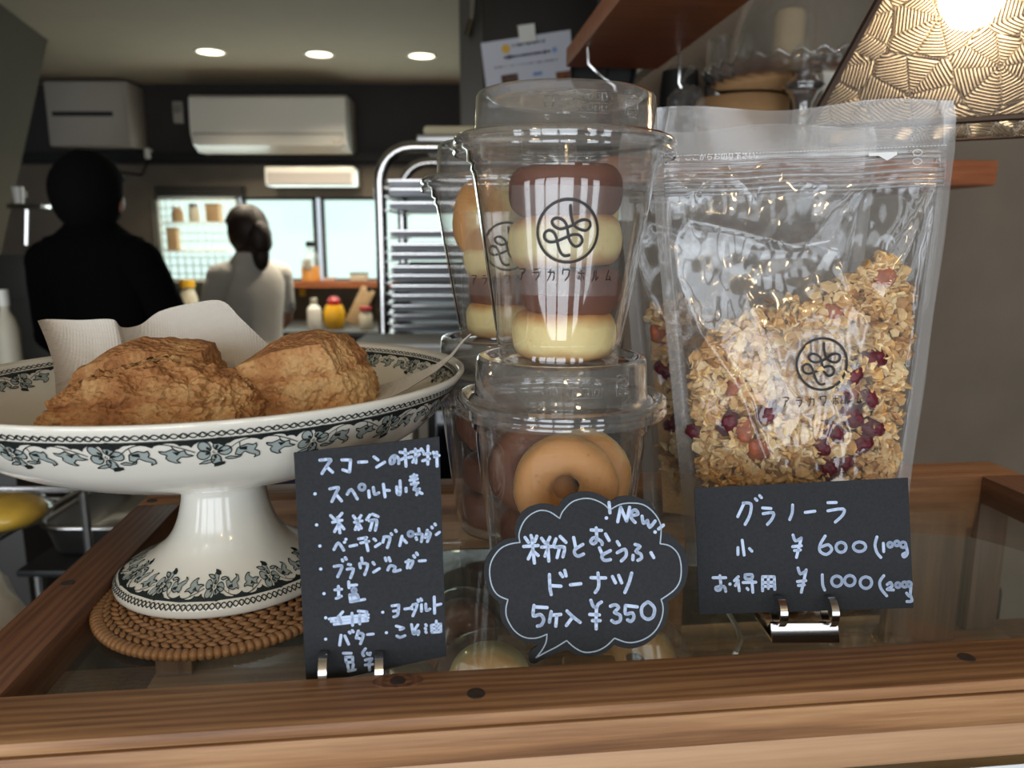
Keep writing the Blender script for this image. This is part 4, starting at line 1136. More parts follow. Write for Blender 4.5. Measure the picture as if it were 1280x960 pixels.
def print_band(prof, arc0, sgn, count, scale, parent, a_off=0.0):
    """one ring of the transfer print; 955 motif units = one repeat"""
    g, d, w_ = MB(), MB(), MB()
    fg, _ = surf_map(prof, arc0, sgn, .00012); fd, _ = surf_map(prof, arc0, sgn, .00022); fl, _ = surf_map(prof, arc0, sgn, .00030)
    for n in range(count):
        A = lambda x: a_off + (n + x / 955) * 2 * math.pi / count
        for poly in GREY:
            tr = geometry.tessellate_polygon([[V((x, y, 0)) for x, y in poly]])
            g.add([fg(A(x), y * scale) for x, y in poly], [tuple(q) for q in tr])
            ribbon2(d, poly + [poly[0]], 10, lambda x, y: fl(A(x), y * scale), 0)
        for poly in DARK:
            tr = geometry.tessellate_polygon([[V((x, y, 0)) for x, y in poly]])
            d.add([fd(A(x), y * scale) for x, y in poly], [tuple(q) for q in tr])
        w_.add([surf_map(prof, arc0, sgn, .00034)[0](A(x), y * scale) for x, y in E_(fc[0], fc[1], 26, 22, 0, 12)], [tuple(range(12))])
        ribbon2(d, E_(fc[0], fc[1], 12, 10, 0, 8), 9, lambda x, y: surf_map(prof, arc0, sgn, .0004)[0](A(x), y * scale), 0)
        for pts, w in LINE: ribbon2(d, pts, w, lambda x, y: fl(A(x), y * scale), 0)
        # scalloped dark band
        xs_ = [955 * k / 40 for k in range(41)]
        def low(x):
            for (x0, y0), (x1, y1) in zip(LOWER, LOWER[1:]):
                if x0 <= x <= x1: return y0 + (y1 - y0) * (x - x0) / (x1 - x0)
            return 180
        vs = []; fs = []
        for k, x in enumerate(xs_): vs += [fd(A(x), 126 * scale), fd(A(x), low(x) * scale)]
        for k in range(40): fs.append((2 * k, 2 * k + 2, 2 * k + 3, 2 * k + 1))
        d.add(vs, fs)
    wo = local(w_, 'flower_centre_print', M['porcelain'], parent, smooth=False, fixn=False); wo['kind'] = 'stuff'
    g2 = local(g, 'grey_flower_print', M['print_grey'], parent, smooth=False, fixn=False)
    d2 = local(d, 'dark_flower_print', M['print_dark'], parent, smooth=False, fixn=False)
prof_o = D_OUT[cut:] + RIM
_, cum = surf_map(prof_o, 0, 1, 0)
print_band(prof_o, cum[-4] + .0004, -1, 20, .0480 / 955, bowl)
_, cumi = surf_map(D_IN, 0, 1, 0)
print_band(D_IN, -.0005 + .0006, 1, 20, .034 / 955, bowl, .06)
prof_p = D_OUT[:cut + 1]
_, cump = surf_map(prof_p, 0, 1, 0)
i0 = min(range(len(prof_p)), key=lambda i: abs(prof_p[i][0] - .0508) + abs(prof_p[i][1] - .0035))
print_band(prof_p, cump[i0] - .0022, 1, 11, .0540 / 955, ped)

# ================================================================== napkin under the scones
nap_m = plain('embossed_paper', srgb(222, 216, 206), .85)
nt = nap_m.node_tree
_b = [n for n in nt.nodes if n.type == 'BSDF_PRINCIPLED'][0]
_tc = N(nt, 'ShaderNodeTexCoord'); _w = N(nt, 'ShaderNodeTexWave', Scale=230.0, Distortion=.0); _w.bands_direction = 'X'
_w2 = N(nt, 'ShaderNodeTexWave', Scale=330.0); _w2.bands_direction = 'Z'
_m = N(nt, 'ShaderNodeMath', operation='MULTIPLY'); _bp = N(nt, 'ShaderNodeBump', Strength=.7, Distance=.00035)
nt.links.new(_tc.outputs['Object'], _w.inputs['Vector']); nt.links.new(_tc.outputs['Object'], _w2.inputs['Vector'])
nt.links.new(_w.outputs['Fac'], _m.inputs[0]); nt.links.new(_w2.outputs['Fac'], _m.inputs[1]); nt.links.new(_m.outputs[0], _bp.inputs['Height']); nt.links.new(_bp.outputs[0], _b.inputs['Normal'])
_b.inputs['Transmission Weight'].default_value = 0
TOPL = [(47, 401), (60, 399), (100, 400), (140, 399), (152, 409), (175, 406), (200, 389), (240, 379), (277, 376), (300, 397), (322, 418), (345, 440)]
def lerp_list(L, u):
    k = u * (len(L) - 1); i = min(int(k), len(L) - 2); f = k - i
    return tuple(a * (1 - f) + b * f for a, b in zip(L[i], L[i + 1]))
TOPS = spline(TOPL, 6)
def interp_(T, x):
    for (a, b), (c, d) in zip(T, T[1:]):
        if x <= c: return b + (d - b) * max(0, min(1, (x - a) / (c - a)))
    return T[-1][1]
def nap(u, v):
    x, y = lerp_list(TOPS, u)
    wave = .007 * math.sin(u * 13.0 + .8) * (.3 + .7 * v)
    D = interp_([(0, .364), (.2, .388), (.45, .405), (.8, .410), (1, .402)], u) + .004 * v + wave
    top = P(x, y, D)
    bx = 66 + (345 - 66) * u
    bot = P(bx, 500, D - .008 - .004 * v); bot.z = BZ + .0045 + .010 * max(0, .5 - u)
    return bot.lerp(top, v) + V((0, .006 * math.sin(v * math.pi), 0))
mb = MB().grid(nap, 90, 30)
# sheet in the bowl floor going forward to the near tip
def nap_floor(u, v):
    a = nap(u, 0)
    b = P(170 + 160 * u, 523 - 3 * math.sin(u * math.pi), .268)
    p = a.lerp(b, v)
    dd = math.hypot((p.x - FC.x) / .115, (p.y - FC.y) / .108)
    zfloor = FC.z + .0672 + .0295 * max(0, (dd - .45) / .5) ** 1.7
    p.z = max(p.z * (1 - v) + zfloor * v, zfloor) + .0005 * math.sin(u * 30)
    return p
mb.grid(nap_floor, 50, 40)
WT = [P(400, 492, .372), P(450, 488, .372), P(500, 474, .372), P(540, 458, .368), P(563, 443, .362), P(578, 425, .358), P(588, 417, .357)]
WB = [P(400, 522, .300), P(455, 512, .300), P(510, 486, .318), P(545, 464, .336), P(565, 446, .348), P(579, 427, .354), P(589, 418, .356)]
def pl(L, u):
    k = u * (len(L) - 1); i = min(int(k), len(L) - 2); return L[i].lerp(L[i + 1], k - i)
def wing(u, v):
    p = pl(WT, u).lerp(pl(WB, u), v) - V((0, 0, .004 * math.sin(v * math.pi) * (1 - u)))
    dd = math.hypot((p.x - FC.x) / .115, (p.y - FC.y) / .108)
    if dd < .97: p.z = max(p.z, FC.z + .0672 + .0295 * max(0, (dd - .45) / .5) ** 1.7)
    return p
mb.grid(wing, 50, 16)
nk = mb.build('paper_napkin', nap_m, None, smooth=True)
tag(nk, 'white embossed paper napkin standing up behind the scones', 'napkin')

# ================================================================== rattan mat
MC = V((-.132, .338, G)); MA, MBB = .0575, .062; MROT = 0
t = thing('rattan_mat', 'round woven brown rattan mat under the footed bowl', 'mat', tuple(MC))
M['rattan'] = plain('rattan', srgb(146, 106, 68), .42, noise_amt=.28, noise_scale=160)
M['rattan_dark'] = plain('rattan_core', srgb(78, 48, 28), .7)
local(MB().lathe([(0, .0006), (.050, .0006), (.0562, .0012), (.0562, .0036), (.050, .0040), (0, .0040)], 64, sy=MBB / MA), 'woven_core', M['rattan_dark'], t)
def coil_pt(r, a, z): return V((r * math.cos(a), r * math.sin(a) * MBB / MA, z))
# edge wraps
wrap = MB()
L_ = 2 * math.pi * MA / 116
wrap.ball((0, 0, 0), 1, 10, 8, (L_ * .66, .0036, .00250))
me_w = wrap.mesh('rattan_wrap', M['rattan'], True)
for k in range(116):
    a = 2 * math.pi * k / 116
    o = bpy.data.objects.new('edge_wrap', me_w); COL.objects.link(o); o.parent = t
    o.location = coil_pt(MA - .0026, a, .0027); o.rotation_euler = (R(-14), R(0), a + R(90) + R(16))
st = MB(); st.ball((0, 0, 0), 1, 8, 6, (.0030, .00125, .0010)); me_s = st.mesh('rattan_strand', M['rattan'], True)
cnt = 0; rest = MB()
for ring in range(8):
    r = MA - .0062 - ring * .0030; n = int(2 * math.pi * r / .0046)
    for k in range(n):
        a = 2 * math.pi * (k + (ring % 2) * .5) / n
        tw = R(28 if ring % 2 else -28)
        p = coil_pt(r, a, .0043)
        if cnt < 290 and math.sin(a) < .55:
            o = bpy.data.objects.new('woven_strand', me_s); COL.objects.link(o); o.parent = t
            o.location = p; o.rotation_euler = (0, 0, a + R(90) + tw); cnt += 1
        else:
            rest.ball(p, 1, 6, 4, (.0030, .00125, .0010), rot=Matrix.Rotation(a + R(90) + tw, 3, 'Z'))
ro = local(rest, 'inner_weave', M['rattan'], t, smooth=True); ro['kind'] = 'stuff'
# ================================================================== granola pouches
def interp(T, x):
    for (a, b), (c, d) in zip(T, T[1:]):
        if x <= c: return b + (d - b) * max(0, min(1, (x - a) / (c - a)))
    return T[-1][1]
HWT = [(0, .0545), (.03, .0560), (.08, .0605), (.13, .0650), (.17, .0685), (.20, .0705), (.214, .0700), (.222, .0680)]
BT = [(0, .0225), (.03, .0235), (.08, .0215), (.12, .0170), (.16, .0085), (.185, .0030), (.196, .0012), (.222, .0006)]
SEAL = .0065
PH = .222
def bulge(s, z):
    B = interp(BT, z); hw = interp(HWT, z)
    si = min(1, abs(s) / (1 - SEAL / hw))
    return .0004 + B * (1 - si ** 2.2) ** .75
# creases: polylines in (s, z) with height and width
CREASE = [([(-.93, .160), (-.78, .172), (-.45, .166), (-.10, .158), (.12, .160)], .0032, .0035), ([(.12, .160), (.30, .178), (.55, .192)], .0025, .003),
          ([(-.93, .155), (-.78, .120), (-.55, .095), (-.38, .060)], .0036, .0032), ([(-.93, .155), (-.90, .110), (-.84, .06), (-.86, .02)], .0022, .003),
          ([(.92, .190), (.72, .155), (.60, .140)], .0026, .0026), ([(.93, .186), (.84, .140), (.80, .10)], .0030, .0028), ([(.93, .180), (.90, .12), (.82, .05), (.80, .02)], .0028, .003),
          ([(-.5, .196), (-.35, .183), (-.2, .196)], .002, .003), ([(-.9, .194), (-.75, .184), (-.6, .192)], .002, .003), ([(-.1, .194), (.05, .186), (.25, .194)], .0018, .003),
          ([(-.4, .130), (-.25, .100), (-.1, .085)], .0014, .004), ([(.2, .155), (.3, .13), (.45, .12)], .0013, .004)]
def crease(s, z, seed):
    p = V((s * .066, z, 0)); d = 0
    for pts, h, w in CREASE:
        m = 9
        for (a, b), (c, e) in zip(pts, pts[1:]):
            A = V((a * .066, b, 0)); Bv = V((c * .066, e, 0)); AB = Bv - A
            u = max(0, min(1, (p - A).dot(AB) / AB.length_squared)); m = min(m, (p - A - AB * u).length)
        d += h * math.exp(-m / w)
    edge = max(0, 1 - abs(s)) ** .5
    fade = max(0, min(1, (.198 - z) / .012))
    return (d + .0010 * noise.noise(V((s * 3 + seed, z * 45, seed))) + .0007 * noise.noise(V((s * 9, z * 120 + seed, 1)))) * min(1, edge * 1.8) * fade
def make_pouch(label, loc, rot, seed, heap, n_clusters, berries, almonds, printed=True):
    t = thing('granola_pouch', label, 'pouch', loc, tilt=rot, group='clear stand-up pouches of granola')
    def side(sgn):
        def f(u, v):
            z = PH * v + (.0016 * math.sin(u * 9 + seed) if v > .93 else 0) * (v - .93) / .07
            hw = interp(HWT, z); s_full = 2 * u - 1
            x = s_full * hw
            y = -sgn * (bulge(s_full, z) + (crease(s_full, z, seed + sgn) if abs(s_full) < 1 - SEAL / hw else 0))
            y += .004 * math.sin(v * 3 + seed) * 0 + .002 * math.sin(s_full * 3.0 + seed) * max(0, (z - .17) / .05)
            return V((x, y, z))
        return f
    local(MB().grid(side(1), 130, 150), 'front_film', M['pouch'], t, smooth=True)
    local(MB().grid(side(-1), 60, 70, flip=True), 'back_film', M['pouch'], t, smooth=True)
    # bottom gusset
    def gus(u, v):
        s = 2 * u - 1; B = bulge(s, .0); return V((s * interp(HWT, 0), -B + 2 * B * v, .010 * (1 - abs(2 * v - 1)) * (1 - s * s)))
    local(MB().grid(gus, 30, 8), 'gusset', M['pouch'], t, smooth=True)
    # side and top seals: a second frosted layer over the edge
    for sgn in (-1, 1):
        def sealf(u, v):
            z = PH * v; hw = interp(HWT, z); return V((sgn * (hw - SEAL * 1.15 * u), -.0012 - .0004 * math.sin(v * 20), z))
        local(MB().grid(sealf, 4, 60), 'side_seal', M['seal'], t, smooth=True)
    def topf(u, v):
        z = .2005 + (PH - .2010) * v; hw = interp(HWT, z) - SEAL; s = 2 * u - 1
        return V((s * hw, -.0016 + .002 * math.sin(s * 3 + seed) * max(0, (z - .17) / .05) - .0004, z + (.0016 * math.sin(u * 9 + seed) if v > .8 else 0) * (v - .8) / .2))
    local(MB().grid(topf, 50, 8), 'header', M['seal'], t, smooth=True)
    # zip: ridged band
    zz = MB(); hw = interp(HWT, .19) - SEAL * .8
    for z_, r_ in ((.1835, .0007), (.1855, .0012), (.1880, .0006), (.1905, .0011), (.1935, .0005), (.1965, .0005), (.1985, .0004)):
        pts = [(-hw + 2 * hw * k / 30, -.0026 - .002 * bulge(2 * k / 30 - 1, z_) + .0016 * math.sin((2 * k / 30 - 1) * 3.0 + seed) * max(0, (z_ - .17) / .05), z_ + .0004 * math.sin(k * .5 + seed)) for k in range(31)]
        zz.tube(pts, r_, 6)
    local(zz, 'zip', M['zip'], t, smooth=True)
    if printed:
        fy = lambda x: -.0036 + .002 * math.sin(x / .0655 * 3 + seed) * .6
        # dotted tear line, scissors and instruction
        dl = MB()
        for k in range(-40, 41):
            x = k * .0016; dl.box((x, fy(x) - .0004, .2012), (.0008, .0002, .00025))
        dl.box((.036, fy(.036) - .0004, .1985), (.013, .0002, .0014)); dl.add([V((.034, fy(.034) - .0005, .1978)), V((.042, fy(.042) - .0005, .1978)), V((.038, fy(.038) - .0005, .1955))], [(0, 1, 2)])
        for sg in (-1, 1):
            dl.tube([(-.0635, fy(-.0635) - .0005, .2000 + sg * .0014), (-.0585, fy(-.0585) - .0005, .2000 - sg * .0012)], .00025, 5)
            ring = [(-.0645 + .0009 * math.cos(R(q * 45)), fy(-.064) - .0005, .2000 + sg * .0018 + .0007 * math.sin(R(q * 45))) for q in range(8)]
            dl.tube(ring, .00018, 5, closed=True)
        for (x, z) in ((.0515, .1985), (.0515, .1945)):
            rr = [(x + .0022 * math.cos(R(q * 45)), fy(x) - .0005, z + .0014 * math.sin(R(q * 45))) for q in range(8)]; dl.tube(rr, .0002, 5, closed=True)
        local(dl, 'white_marks', M['white_print'], t, smooth=False)
        cu = bpy.data.curves.new('instruction_text', 'FONT'); cu.body = 'ここからお切り下さい。'; cu.size = .0033; cu.extrude = 0
        to = bpy.data.objects.new('instruction_text', cu); COL.objects.link(to)
        bpy.context.view_layer.update()
        me = bpy.data.meshes.new_from_object(to.evaluated_get(bpy.context.evaluated_depsgraph_get()))
        bpy.data.objects.remove(to)
        if len(me.vertices):
            me.materials.clear(); me.materials.append(M['white_print'])
            for v in me.vertices:
                x, y = v.co.x, v.co.y; v.co = V((-.0560 + x, fy(-.05 + x) - .0006, .1990 + y))
            to = bpy.data.objects.new('instruction_text', me); COL.objects.link(to); to.parent = t
        # label with the brand mark
        lx, lz = .0040, .1040
        def fl(off):
            def f(x, y):
                X_, Z_ = lx + x, lz - y; hw = interp(HWT, Z_); s = X_ / hw
                return V((X_, -(bulge(s, Z_) + crease(s, Z_, seed + 1) + off), Z_))
            return f
        f0 = fl(.0004)
        lab = local(MB().grid(lambda u, v: f0((u - .5) * .0500, -.0175 + v * .040), 40, 30), 'label', M['label_film'], t, smooth=True)
        mb = MB(); brand_mark(mb, fl(.0008), .0118, .0370); local(mb, 'printed_mark', M['black_print'], lab, smooth=False, fixn=False)
    # granola: flakes clustered behind the film
    rnd = random.Random(int(seed * 10)); root = t.matrix_basis
    gm = MB(); cols = []
    ico = bmesh.new(); bmesh.ops.create_icosphere(ico, subdivisions=1, radius=1)
    iv = [v.co.copy() for v in ico.verts]; ifs = [[v.index for v in f.verts] for f in ico.faces]; ico.free()
    def room(x, z): return bulge(max(-1, min(1, x / interp(HWT, z))), z) - .0022
    for _ in range(n_clusters):
        for tries in range(60):
            x = rnd.uniform(-.058, .058); zt = interp(heap, x); z = rnd.uniform(.004, zt)
            hw = interp(HWT, z) - SEAL - .004
            if abs(x) < hw and room(x, z) > .0015: break
        else: continue
        rm = room(x, z)
        y = -rm + abs(rnd.gauss(0, .0018)) if rnd.random() < .88 else rnd.uniform(-rm, rm)
        base = rnd.uniform(0, 1)
        for k in range(rnd.randint(5, 9)):
            c = V((x + rnd.gauss(0, .0034), 0, z + rnd.gauss(0, .0034)))
            if c.z > interp(heap, c.x) + .002 or c.z < .003: continue
            if abs(c.x) > interp(HWT, c.z) - SEAL - .003: continue
            r2 = room(c.x, c.z)
            if r2 < .001: continue
            c.y = max(-r2, min(r2, y + rnd.gauss(0, .0015) + (rm - r2)))
            rr = rnd.uniform(.0025, .0045); sc = V((rr, rr * rnd.uniform(.6, .85), rr * rnd.uniform(.22, .38)))
            q = Matrix.Rotation(rnd.uniform(0, 6.28), 3, 'Z') @ Matrix.Rotation(rnd.gauss(0, .9) + 1.2, 3, 'X') @ Matrix.Rotation(rnd.uniform(0, 6.28), 3, 'Z')
            bend = rnd.uniform(-.5, .5)
            vs = []
            for v in iv:
                p = V((v.x * sc.x, v.y * sc.y, v.z * sc.z + bend * sc.x * (v.x * v.x) - (.25 * sc.z if abs(v.y) < .3 else 0)))
                vs.append(q @ p + c)
            gm.add(vs, ifs); cols += [base * .6 + rnd.random() * .4] * len(iv)
    # inner mass behind the front flakes
    core = MB()
    def coref(u, v):
        a = 2 * math.pi * u; zz_ = .003 + v * 1.0
        return None
    nu, nz = 26, 16; vs = []; fs = []
    for j in range(nz + 1):
        for i in range(nu):
            a = 2 * math.pi * i / nu; cx = math.cos(a); 
            x = cx * .050 * (1 - .0); zt = interp(heap, x) - .007
            z = .004 + (zt - .004) * j / nz; hw = interp(HWT, z) - SEAL - .004; x = cx * hw
            rm = max(.0004, room(x, z) - .0050)
            k = .05 if j == nz else 1
            vs.append(V((x * (.985 if j < nz else .9), math.sin(a) * rm * k if abs(math.sin(a)) > .01 else 0, z)))
    for j in range(nz):
        for i in range(nu):
            i2 = (i + 1) % nu; fs.append((j * nu + i, j * nu + i2, (j + 1) * nu + i2, (j + 1) * nu + i))
    n0 = len(vs); gm.add(vs, fs); cols += [.25] * n0
    gme = gm.mesh('granola', M['oat'], False)
    at = gme.attributes.new('tone', 'FLOAT', 'POINT'); at.data.foreach_set('value', cols)
    o = bpy.data.objects.new('granola', gme); COL.objects.link(o); o.matrix_basis = root
    tag(o, 'toasted oat granola filling the ' + ('front' if printed else 'rear') + ' clear pouch', 'granola', None, 'stuff')
    def bits(lst, name, mats, meshes, lab, cat, group):
        for i, (x, z, s) in enumerate(lst):
            y = -(room(x, z) + .0022 - s * .0045)
            ob = bpy.data.objects.new(name, meshes[i % len(meshes)]); COL.objects.link(ob)
            ob.matrix_basis = root @ Matrix.Translation(V((x, y, z))) @ Matrix.Rotation(rnd.uniform(-.6, .6), 4, 'X') @ Matrix.Rotation(rnd.uniform(0, 6.28), 4, 'Y') @ Matrix.Scale(s, 4)
            tag(ob, lab[i], cat, group)
    W_ = 'front' if printed else 'rear'
    if printed:
        bl = ['leftmost large dried cranberry in the front pouch', 'dried cranberry just left of the shop name on the front pouch', 'large dried cranberry high at the right of the ring mark', 'dried cranberry below the first letters of the shop name',
              'dried cranberry under the middle of the shop name', 'dried cranberry under the right end of the shop name', 'dried cranberry in the lower right cluster of the front pouch', 'dried cranberry just above the price card, right of centre',
              'dried cranberry hidden behind the right end of the label', 'rightmost dried cranberry of the lower cluster', 'dried cranberry at the left end of the lower cluster', 'small dried cranberry at the far left edge of the granola',
              'dried cranberry right of the ring mark, behind the label edge', 'lowest dried cranberry, touching the top of the price card']
        al = ['reddish almond piece just above the left half of the price card', 'almond piece at the top right of the granola heap', 'almond piece beside the leftmost large cranberry', 'almond piece left of the ring mark', 'almond piece near the heap top above the ring mark', 'almond piece at the right end of the shop name']
    else:
        bl = ['upper dried cranberry in the rear pouch, seen beside the cups', 'lower dried cranberry in the rear pouch, seen beside the cups']; al = ['almond piece at the top of the rear pouch granola']
    bits(berries, 'dried_cranberry', None, BERRY, bl, 'dried cranberry', 'dried cranberries in the %s pouch' % W_)
    bits(almonds, 'almond_piece', None, ALMOND, al, 'almond', 'almond pieces in the %s pouch' % W_)
    return t
m, nt, out = new_mat('toasted_oats'); L = nt.links.new
at = N(nt, 'ShaderNodeAttribute', attribute_name='tone'); tc = N(nt, 'ShaderNodeTexCoord')
n_ = N(nt, 'ShaderNodeTexNoise', Scale=600.0, Detail=3.0); L(tc.outputs['Object'], n_.inputs['Vector'])
ma = N(nt, 'ShaderNodeMath', operation='MULTIPLY_ADD'); ma.inputs[1].default_value = .35; L(n_.outputs['Fac'], ma.inputs[0]); L(at.outputs['Fac'], ma.inputs[2])
r_ = N(nt, 'ShaderNodeValToRGB'); e = r_.color_ramp.elements
e[0].position = .2; e[0].color = srgb(158, 106, 58); e[1].position = 1.0; e[1].color = srgb(240, 214, 164); x_ = e.new(.55); x_.color = srgb(212, 166, 104)
L(ma.outputs[0], r_.inputs['Fac'])
b_ = N(nt, 'ShaderNodeBsdfPrincipled', Roughness=.6); L(r_.outputs[0], b_.inputs['Base Color']); b_.inputs['Subsurface Weight'].default_value = .1; b_.inputs['Subsurface Radius'].default_value = (.003, .002, .001)
bp_ = N(nt, 'ShaderNodeBump', Strength=.6, Distance=.0004); L(n_.outputs['Fac'], bp_.inputs['Height']); L(bp_.outputs[0], b_.inputs['Normal']); L(b_.outputs[0], out.inputs[0])
M['oat'] = m
M['berry'] = plain('cranberry', srgb(92, 26, 38), .5, noise_amt=.45, noise_scale=250, bump=.0006, bump_scale=500)
M['almond'] = plain('almond_skin', srgb(166, 92, 62), .55, noise_amt=.3, noise_scale=300, bump=.0004, bump_scale=500)
BERRY = [MB().ball((0, 0, 0), .0066, 26, 18, (1.1, .8, .75), lambda p, s=s: p * (1 + .20 * noise.noise(p * 420 + V((s, 0, 0))) - .18 * abs(noise.noise(p * 800 + V((0, s, 0))))), ).mesh('dried_cranberry', M['berry'], True) for s in (1, 5, 9)]
ALMOND = [MB().ball((0, 0, 0), .0064, 22, 14, (1.15, .7, .85), lambda p, s=s: V((p.x, p.y, p.z * (1 - .35 * max(0, p.x / .0086)))) * (1 + .22 * noise.noise(p * 170 + V((s, 0, 0))) + .07 * noise.noise(p * 600))).mesh('almond_piece', M['almond'], True) for s in (2, 6)]
HEAP1 = [(-.060, .104), (-.050, .112), (-.035, .123), (-.012, .130), (.008, .137), (.022, .144), (.034, .153), (.045, .150), (.060, .135)]
LOC1 = V((.1430, .3665, G + .0034))
def l1(x, y):      # pixel on the pouch front -> pouch-local (x, z)
    p = PP(x, y, V((0, .345, 0)), V((0, 1, 0))); return p.x - LOC1.x + (p.z - LOC1.z) * .038, p.z - LOC1.z
B1 = [l1(x, y) + (s,) for x, y, s in ((921, 535, 1.0), (968, 518, .95), (1104, 456, 1.15), (1046, 545, 1.0), (1072, 525, 1.05), (1092, 505, 1.1), (1080, 565, 1.1), (1055, 585, 1.0), (1062, 500, .9), (1100, 545, 1.0), (1030, 560, .9), (885, 548, .8), (1074, 480, .95), (1040, 592, 1.0))]
A1 = [l1(x, y) + (s,) for x, y, s in ((955, 568, 1.1), (1130, 353, .9), (940, 540, .9), (930, 487, .8), (1052, 395, .8), (1072, 497, .7))]
make_pouch('large clear zip pouch of granola, behind the granola price card', tuple(LOC1), (R(-1.5), R(-2.2), 0), 1.0, HEAP1, 470, B1, A1)
HEAP2 = [(-.060, .125), (-.040, .135), (0, .12), (.060, .10)]
LOC2 = V((.1330, .4330, G + .0026))
make_pouch('clear pouch of granola standing behind the larger front pouch, beside the cups', tuple(LOC2), (R(-1), R(-1.2), 0), 2.6, HEAP2, 160, [(-.045, .090, .9), (-.040, .060, .9)], [(-.048, .110, .9)], printed=False)
for k in list(COL.objects):
    if k.name.startswith('granola_pouch') and k.parent is None: k['group'] = 'clear stand-up pouches of granola'
# ================================================================== handwritten cards
def plane_of(a, b, c):
    n = (b - a).cross(c - a).normalized()
    if n.dot(CAM - a) < 0: n = -n
    return a, n
def write(strokes, ox, oy, sc, o, n, w, mb):
    """pen strokes given as points of a close-up; each lands on the card's own plane"""
    up = n * .00025
    for st in strokes:
        pts = [((ox + x / sc), (oy + y / sc)) for x, y in st]
        if len(pts) > 2: pts = spline(pts, 3)
        P3 = [PP(x, y, o, n) for x, y in pts]
        ax = (PP(640, 480, o, n) - PP(600, 480, o, n)).normalized(); ay = n.cross(ax)
        P2 = [((p - o).dot(ax), (p - o).dot(ay)) for p in P3]
        if len(P2) == 1 or (len(P2) == 2 and math.dist(P2[0], P2[1]) < .0004): P2 = [P2[0]]
        f = lambda x, y: o + ax * x + ay * y + up
        if len(P2) == 1:
            x, y = P2[0]; mb.add([f(x + math.cos(2 * math.pi * k / 10) * w * .55, y + math.sin(2 * math.pi * k / 10) * w * .55) for k in range(10)], [tuple(range(10))])
        else: ribbon2(mb, P2, w, f, 10)
def ringst(cx, cy, rx, ry=None):
    ry = ry or rx; return [(cx + rx * math.cos(R(a)), cy + ry * math.sin(R(a))) for a in range(-90, 271, 45)]
# --- ingredient card
cA = [P(383, 858, .2565), P(558, 820, .2635)]
tlp = P(367, 566, .2585)
oA, nA = plane_of(cA[0], cA[1], tlp)
cornersA = [PP(383, 858, oA, nA), PP(558, 820, oA, nA), PP(549, 546, oA, nA), PP(367, 566, oA, nA)]
tA = thing('ingredient_card', 'tall black card listing scone ingredients in pale blue handwriting', 'card', tuple(cornersA[0]))
MB().prism(cornersA, -nA * .0006).build('card', M['card'], tA, smooth=False)
mb = MB()
A1_ = [[(240, 210), (320, 205), (300, 240), (255, 310)], [(290, 260), (335, 300)], [(405, 208), (470, 208)], [(470, 208), (462, 298)], [(412, 282), (460, 298)], [(530, 225), (590, 222)], [(645, 185), (675, 208)], [(665, 262), (725, 225)],
       [(800, 175), (795, 225), (770, 235), (768, 200), (800, 175), (830, 200), (830, 235)], [(840, 150), (900, 160)], [(878, 130), (885, 255)], [(850, 205), (880, 190)], [(905, 190), (930, 185)], [(920, 150), (985, 140)], [(955, 128), (960, 230)],
       [(935, 225), (955, 190)], [(965, 180), (985, 165)], [(1000, 125), (1015, 150)], [(1050, 105), (1048, 240)], [(1020, 165), (1065, 160)], [(1010, 215), (1060, 200)], [(1090, 150), (1100, 175)], [(1100, 185), (1132, 175)], [(1115, 150), (1118, 255)],
       [(203, 462)], [(315, 425), (378, 415), (360, 455), (330, 520)], [(360, 465), (402, 515)], [(445, 465), (475, 430), (520, 500)], ringst(555, 412, 22), [(605, 440), (610, 488)], [(640, 415), (650, 465), (680, 455)],
       [(715, 390), (728, 485)], [(725, 435), (760, 437)], [(840, 365), (842, 460), (825, 465)], [(815, 410), (818, 455)], [(885, 420), (886, 445)], [(920, 335), (965, 325)], [(915, 360), (970, 350)], [(945, 318), (948, 390)], [(925, 390), (975, 380)],
       [(960, 395), (945, 430), (985, 425)], [(950, 430), (1005, 460)], [(980, 430), (965, 468)], [(215, 695)], [(320, 625), (345, 650)], [(405, 608), (365, 655)], [(335, 675), (405, 660)], [(372, 640), (390, 755)], [(380, 690), (350, 745)], [(390, 690), (420, 725)],
       [(490, 628), (515, 660)], [(548, 625), (525, 660)], [(500, 675), (555, 665)], [(523, 655), (530, 730)], [(520, 690), (505, 730)], [(532, 690), (550, 720)], [(615, 620), (590, 655)], [(635, 615), (675, 632)], [(610, 665), (665, 660), (655, 735)], [(635, 665), (615, 735)],
       [(240, 853)], [(345, 880), (378, 830), (418, 885)], [(425, 825), (428, 829)], [(435, 803), (438, 808)], [(465, 855), (515, 845)], [(530, 800), (590, 790)], [(545, 830), (605, 818)], [(580, 790), (600, 888)], [(645, 800), (658, 812)], [(655, 858), (690, 835)],
       [(720, 790), (712, 825)], [(720, 785), (765, 790), (745, 865)], [(773, 760), (778, 768)], [(806, 735), (812, 744)], [(855, 780), (838, 850)], [(862, 800), (888, 828)], ringst(920, 762, 19), [(980, 725), (985, 755)], [(960, 790), (965, 805)],
       [(960, 765), (1005, 765), (1000, 820)], [(1045, 735), (1030, 790)], [(1040, 750), (1068, 760), (1045, 820)], [(1035, 780), (1060, 790)], [(1078, 710), (1083, 718)], [(1101, 688), (1106, 696)], [(1112, 768), (1135, 750)]]
